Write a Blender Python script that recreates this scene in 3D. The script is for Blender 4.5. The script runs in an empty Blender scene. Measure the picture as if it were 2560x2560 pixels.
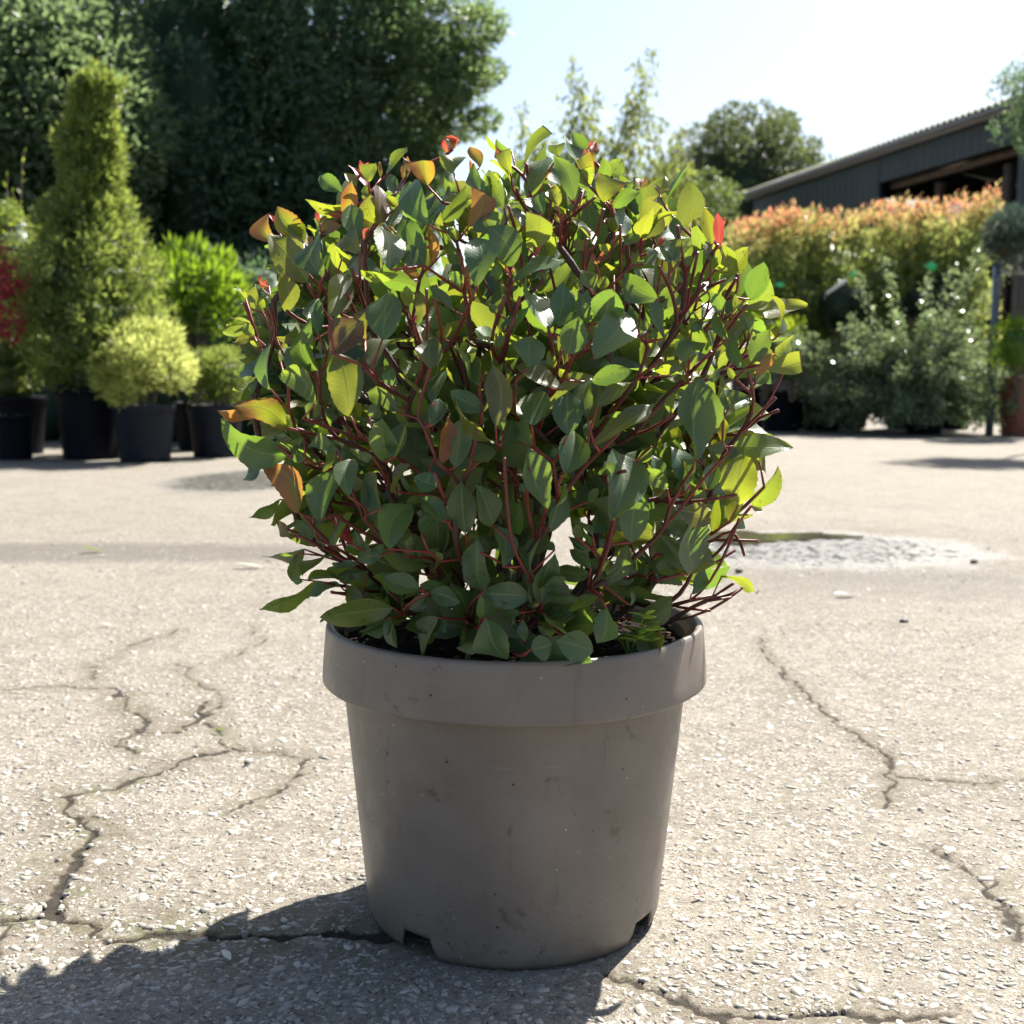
import bpy, math, random
import numpy as np
from mathutils import Vector, Matrix

# ------------------------------------------------------------------ camera, sky, sun, exposure
sc = bpy.context.scene
D = bpy.data
COL = sc.collection
cam = D.cameras.new("camera"); cam_o = D.objects.new("camera", cam); COL.objects.link(cam_o)
cam.sensor_width = 36.0; cam.lens = 36.0 * 3000 / 2560; cam.clip_start = 0.05; cam.clip_end = 2000
cam_o.matrix_world = Matrix.Translation((0, 0, 0.6746)) @ Matrix.Rotation(math.radians(90) - 0.11103, 4, 'X') @ Matrix.Rotation(0.00523, 4, 'Z')
cam.dof.use_dof = True; cam.dof.focus_distance = 1.36; cam.dof.aperture_fstop = 7.5
sc.camera = cam_o

SUN_EL, SUN_AZ = math.radians(52), math.radians(36)     # azimuth: to the right of straight away from the camera
w = D.worlds.new("World"); sc.world = w; w.use_nodes = True
nt = w.node_tree; sky = nt.nodes.new('ShaderNodeTexSky'); sky.sky_type = 'NISHITA'; sky.sun_disc = False
sky.sun_elevation = SUN_EL; sky.sun_rotation = SUN_AZ
sky.air_density = 1.0; sky.dust_density = 1.9; sky.ozone_density = 1.0
bg = nt.nodes['Background']; nt.links.new(sky.outputs[0], bg.inputs[0]); bg.inputs[1].default_value = 0.062
sun = D.lights.new("sun", 'SUN'); sun.energy = 5.0; sun.angle = math.radians(0.53); sun.color = (1.0, 0.95, 0.86)
sun_o = D.objects.new("sun", sun); COL.objects.link(sun_o)
sd = Vector((math.sin(SUN_AZ) * math.cos(SUN_EL), math.cos(SUN_AZ) * math.cos(SUN_EL), math.sin(SUN_EL)))
sun_o.rotation_euler = sd.to_track_quat('Z', 'Y').to_euler()
sun_o.location = sd * 20
sc.view_settings.view_transform = 'Standard'; sc.view_settings.look = 'None'
sc.view_settings.exposure = 1.65; sc.view_settings.gamma = 1.0
sc.render.engine = 'CYCLES'
cy = sc.cycles
cy.max_bounces = 8; cy.diffuse_bounces = 3; cy.glossy_bounces = 3; cy.transmission_bounces = 6; cy.transparent_max_bounces = 8
cy.sample_clamp_indirect = 6.0
cy.use_denoising = True
try: cy.denoising_prefilter = 'ACCURATE'; cy.denoising_input_passes = 'RGB_ALBEDO_NORMAL'
except Exception: pass

# ------------------------------------------------------------------ helpers
rng = np.random.default_rng(11)
RND = random.Random(7)

def tag(o, label=None, cat=None, group=None, kind=None):
    if label: o['label'] = label
    if cat: o['category'] = cat
    if group: o['group'] = group
    if kind: o['kind'] = kind
    return o

def empty(name, loc=(0, 0, 0), rz=0.0):
    o = D.objects.new(name, None); COL.objects.link(o); o.location = loc; o.rotation_euler = (0, 0, rz)
    o.empty_display_size = 0.05
    return o

def mesh_np(name, V, F, mat=None, parent=None, smooth=False, attrs=None, uv=None):
    """V (n,3); F list of (m,k) index arrays (k = 3 or 4), attrs {name: (n,) or (n,4)}"""
    V = np.asarray(V, dtype=np.float32)
    Fs = F if isinstance(F, list) else [F]
    Fs = [np.asarray(f, dtype=np.int32) for f in Fs if len(f)]
    me = D.meshes.new(name)
    me.vertices.add(len(V)); me.vertices.foreach_set('co', V.ravel())
    nl = sum(f.size for f in Fs); nf = sum(len(f) for f in Fs)
    me.loops.add(nl); me.polygons.add(nf)
    idx = np.concatenate([f.ravel() for f in Fs]); me.loops.foreach_set('vertex_index', idx)
    tot = np.concatenate([np.full(len(f), f.shape[1], np.int32) for f in Fs])
    st = np.concatenate(([0], np.cumsum(tot)[:-1])).astype(np.int32)
    me.polygons.foreach_set('loop_start', st)
    me.update(calc_edges=True)
    if smooth: me.polygons.foreach_set('use_smooth', np.ones(nf, bool))
    if attrs:
        for k, a in attrs.items():
            a = np.asarray(a, np.float32)
            if a.ndim == 1:
                at = me.attributes.new(k, 'FLOAT', 'POINT'); at.data.foreach_set('value', a)
            else:
                at = me.attributes.new(k, 'FLOAT_COLOR', 'POINT'); at.data.foreach_set('color', a.ravel())
    if uv is not None:
        l = me.uv_layers.new(name='UVMap'); l.data.foreach_set('uv', np.asarray(uv, np.float32)[idx].ravel())
    me.validate(verbose=False)
    if mat: me.materials.append(mat)
    o = D.objects.new(name, me); COL.objects.link(o)
    if parent: o.parent = parent
    return o

class MB:
    """collects pieces and links them as one mesh object"""
    def __init__(s): s.V = []; s.F3 = []; s.F4 = []; s.A = []; s.n = 0
    def add(s, V, F3=(), F4=(), a=0.5):
        V = np.asarray(V, float).reshape(-1, 3)
        if len(F3): s.F3.append(np.asarray(F3, int) + s.n)
        if len(F4): s.F4.append(np.asarray(F4, int) + s.n)
        s.V.append(V); s.A.append(np.broadcast_to(np.asarray(a, float), (len(V),)) if np.ndim(a) == 0 else np.asarray(a, float)); s.n += len(V)
    def box(s, c, size, rz=0, a=0.5):
        x, y, z = (q / 2 for q in size)
        V = np.array([(i, j, k) for i in (-x, x) for j in (-y, y) for k in (-z, z)], float)
        if rz: cs, sn = math.cos(rz), math.sin(rz); V = np.stack([V[:, 0] * cs - V[:, 1] * sn, V[:, 0] * sn + V[:, 1] * cs, V[:, 2]], 1)
        s.add(V + np.array(c), F4=[(0, 1, 3, 2), (4, 6, 7, 5), (0, 4, 5, 1), (2, 3, 7, 6), (0, 2, 6, 4), (1, 5, 7, 3)], a=a)
    def tube(s, P, R, k=6, a=0.5, cap=True):
        P = np.asarray(P, float); n = len(P); R = np.broadcast_to(np.asarray(R, float), (n,))
        T = np.gradient(P, axis=0) if n > 2 else np.repeat((P[-1:] - P[:1]), n, 0)
        T /= np.linalg.norm(T, axis=1, keepdims=True) + 1e-12
        u = np.cross(T[0], (0.3, 0.2, 0.93)); u /= np.linalg.norm(u) + 1e-9
        th = np.linspace(0, 2 * math.pi, k, endpoint=False); V = []
        for i in range(n):
            u = u - T[i] * (u @ T[i]); u /= np.linalg.norm(u) + 1e-9
            v = np.cross(T[i], u)
            V.append(P[i] + R[i] * (np.cos(th)[:, None] * u + np.sin(th)[:, None] * v))
        V = np.concatenate(V); i = np.arange(n - 1)[:, None] * k; j = np.arange(k)[None]; j2 = (j + 1) % k
        F = np.stack([i + j, i + j2, i + k + j2, i + k + j], -1).reshape(-1, 4)
        F3 = []
        if cap:
            V = np.concatenate([V, P[-1:]]); m = len(V) - 1; o = (n - 1) * k
            F3 = [(o + q, o + (q + 1) % k, m) for q in range(k)]
        aa = a if np.ndim(a) == 0 else np.concatenate([np.repeat(np.asarray(a), k), [a[-1]] if cap else []])
        s.add(V, F3=F3, F4=F, a=aa)
    def build(s, name, mat, parent=None, smooth=False):
        F = []
        if s.F3: F.append(np.concatenate(s.F3))
        if s.F4: F.append(np.concatenate(s.F4))
        return mesh_np(name, np.concatenate(s.V), F, mat, parent, smooth, {'tint': np.concatenate(s.A)})

def vnoise(x, y, seed=0):
    xi = np.floor(x).astype(np.int64); yi = np.floor(y).astype(np.int64); fx = x - xi; fy = y - yi
    def h(a, b):
        n = (a * 374761393 + b * 668265263 + seed * 974711) & 0x7fffffff
        n = ((n ^ (n >> 13)) * 1274126177) & 0x7fffffff
        return ((n ^ (n >> 16)) & 0xffff) / 65535.0
    fx = fx * fx * (3 - 2 * fx); fy = fy * fy * (3 - 2 * fy)
    return (h(xi, yi) * (1 - fx) + h(xi + 1, yi) * fx) * (1 - fy) + (h(xi, yi + 1) * (1 - fx) + h(xi + 1, yi + 1) * fx) * fy

# ------------------------------------------------------------------ materials
class NB:
    def __init__(s, name):
        s.m = D.materials.new(name); s.m.use_nodes = True; s.t = s.m.node_tree; s.t.nodes.clear()
        s.out = s.t.nodes.new('ShaderNodeOutputMaterial')
    def n(s, typ, props=None, **inp):
        nd = s.t.nodes.new(typ)
        for k, v in (props or {}).items(): setattr(nd, k, v)
        for k, v in inp.items():
            key = int(k[1:]) if k[0] == 'i' and k[1:].isdigit() else k.replace('_', ' ')
            s.set(nd.inputs[key], v)
        return nd
    def set(s, sock, v):
        if isinstance(v, bpy.types.NodeSocket): s.t.links.new(v, sock)
        elif isinstance(v, bpy.types.Node): s.t.links.new(v.outputs[0], sock)
        else: sock.default_value = v
    def math(s, op, a, b=0.0, c=0.0, clamp=False):
        nd = s.n('ShaderNodeMath', {'operation': op, 'use_clamp': clamp}, i0=a, i1=b)
        if op in ('MULTIPLY_ADD', 'WRAP', 'COMPARE', 'SMOOTH_MIN'): s.set(nd.inputs[2], c)
        return nd.outputs[0]
    def mix(s, f, a, b, blend='MIX'):
        nd = s.t.nodes.new('ShaderNodeMix'); nd.data_type = 'RGBA'; nd.blend_type = blend
        s.set(nd.inputs[0], f); s.set(nd.inputs[6], a); s.set(nd.inputs[7], b)
        return nd.outputs[2]
    def ramp(s, f, stops):
        nd = s.t.nodes.new('ShaderNodeValToRGB'); s.set(nd.inputs[0], f); e = nd.color_ramp.elements
        while len(e) < len(stops): e.new(0.5)
        for i, (p, c) in enumerate(stops):
            e[i].position = p; e[i].color = c if len(c) == 4 else (*c, 1)
        return nd.outputs[0]
    def mr(s, v, a, b, c=0.0, d=1.0):
        nd = s.n('ShaderNodeMapRange', {'clamp': True}); s.set(nd.inputs[0], v)
        for i, q in zip((1, 2, 3, 4), (a, b, c, d)): nd.inputs[i].default_value = q
        return nd.outputs[0]
    def noise(s, vec, scale, detail=3.0, rough=0.55, dist=0.0):
        return s.n('ShaderNodeTexNoise', None, Vector=vec, Scale=scale, Detail=detail, Roughness=rough, Distortion=dist).outputs[0]
    def attr(s, name, out=2):
        return s.n('ShaderNodeAttribute', {'attribute_name': name}).outputs[out]
    def pos(s): return s.n('ShaderNodeTexCoord').outputs['Object']
    def bump(s, hgt, strength, dist, normal=None):
        nd = s.n('ShaderNodeBump', None, Strength=strength, Distance=dist, Height=hgt)
        if normal: s.set(nd.inputs['Normal'], normal)
        return nd.outputs[0]
    def bsdf(s, **k):
        nd = s.t.nodes.new('ShaderNodeBsdfPrincipled')
        for kk, v in k.items(): s.set(nd.inputs[kk.replace('_', ' ')], v)
        return nd.outputs[0]
    def done(s, shader): s.t.links.new(shader, s.out.inputs[0]); return s.m

def c4(r, g, b): return (r, g, b, 1.0)

def plain(name, col, rough=0.6, var=0.15, scale=20, metal=0.0, bump=0.0, spec=0.5):
    b = NB(name); p = b.pos(); n = b.noise(p, scale)
    c = b.mix(b.mr(n, 0.3, 0.7), c4(*[q * (1 - var) for q in col]), c4(*[q * (1 + var) for q in col]))
    k = dict(Base_Color=c, Roughness=rough, Metallic=metal, Specular_IOR_Level=spec)
    if bump: k['Normal'] = b.bump(b.noise(p, scale * 4), bump, 0.002)
    return b.done(b.bsdf(**k))

def foliage_mat(name, dark, light, trans, rough=0.45, tfac=0.4, spec=0.4):
    """leaf sheet: reflecting face plus light let through; 'tint' (0..1 per leaf) moves its pigment between two greens"""
    b = NB(name); t = b.attr('tint')
    col = b.mix(t, c4(*dark), c4(*light))
    tr = b.mix(t, c4(*[q * 0.7 for q in trans]), c4(*trans))
    s1 = b.bsdf(Base_Color=col, Roughness=rough, Specular_IOR_Level=spec)
    s2 = b.n('ShaderNodeBsdfTranslucent', None, Color=tr).outputs[0]
    return b.done(b.n('ShaderNodeMixShader', None, i0=tfac, i1=s1, i2=s2).outputs[0])
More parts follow.
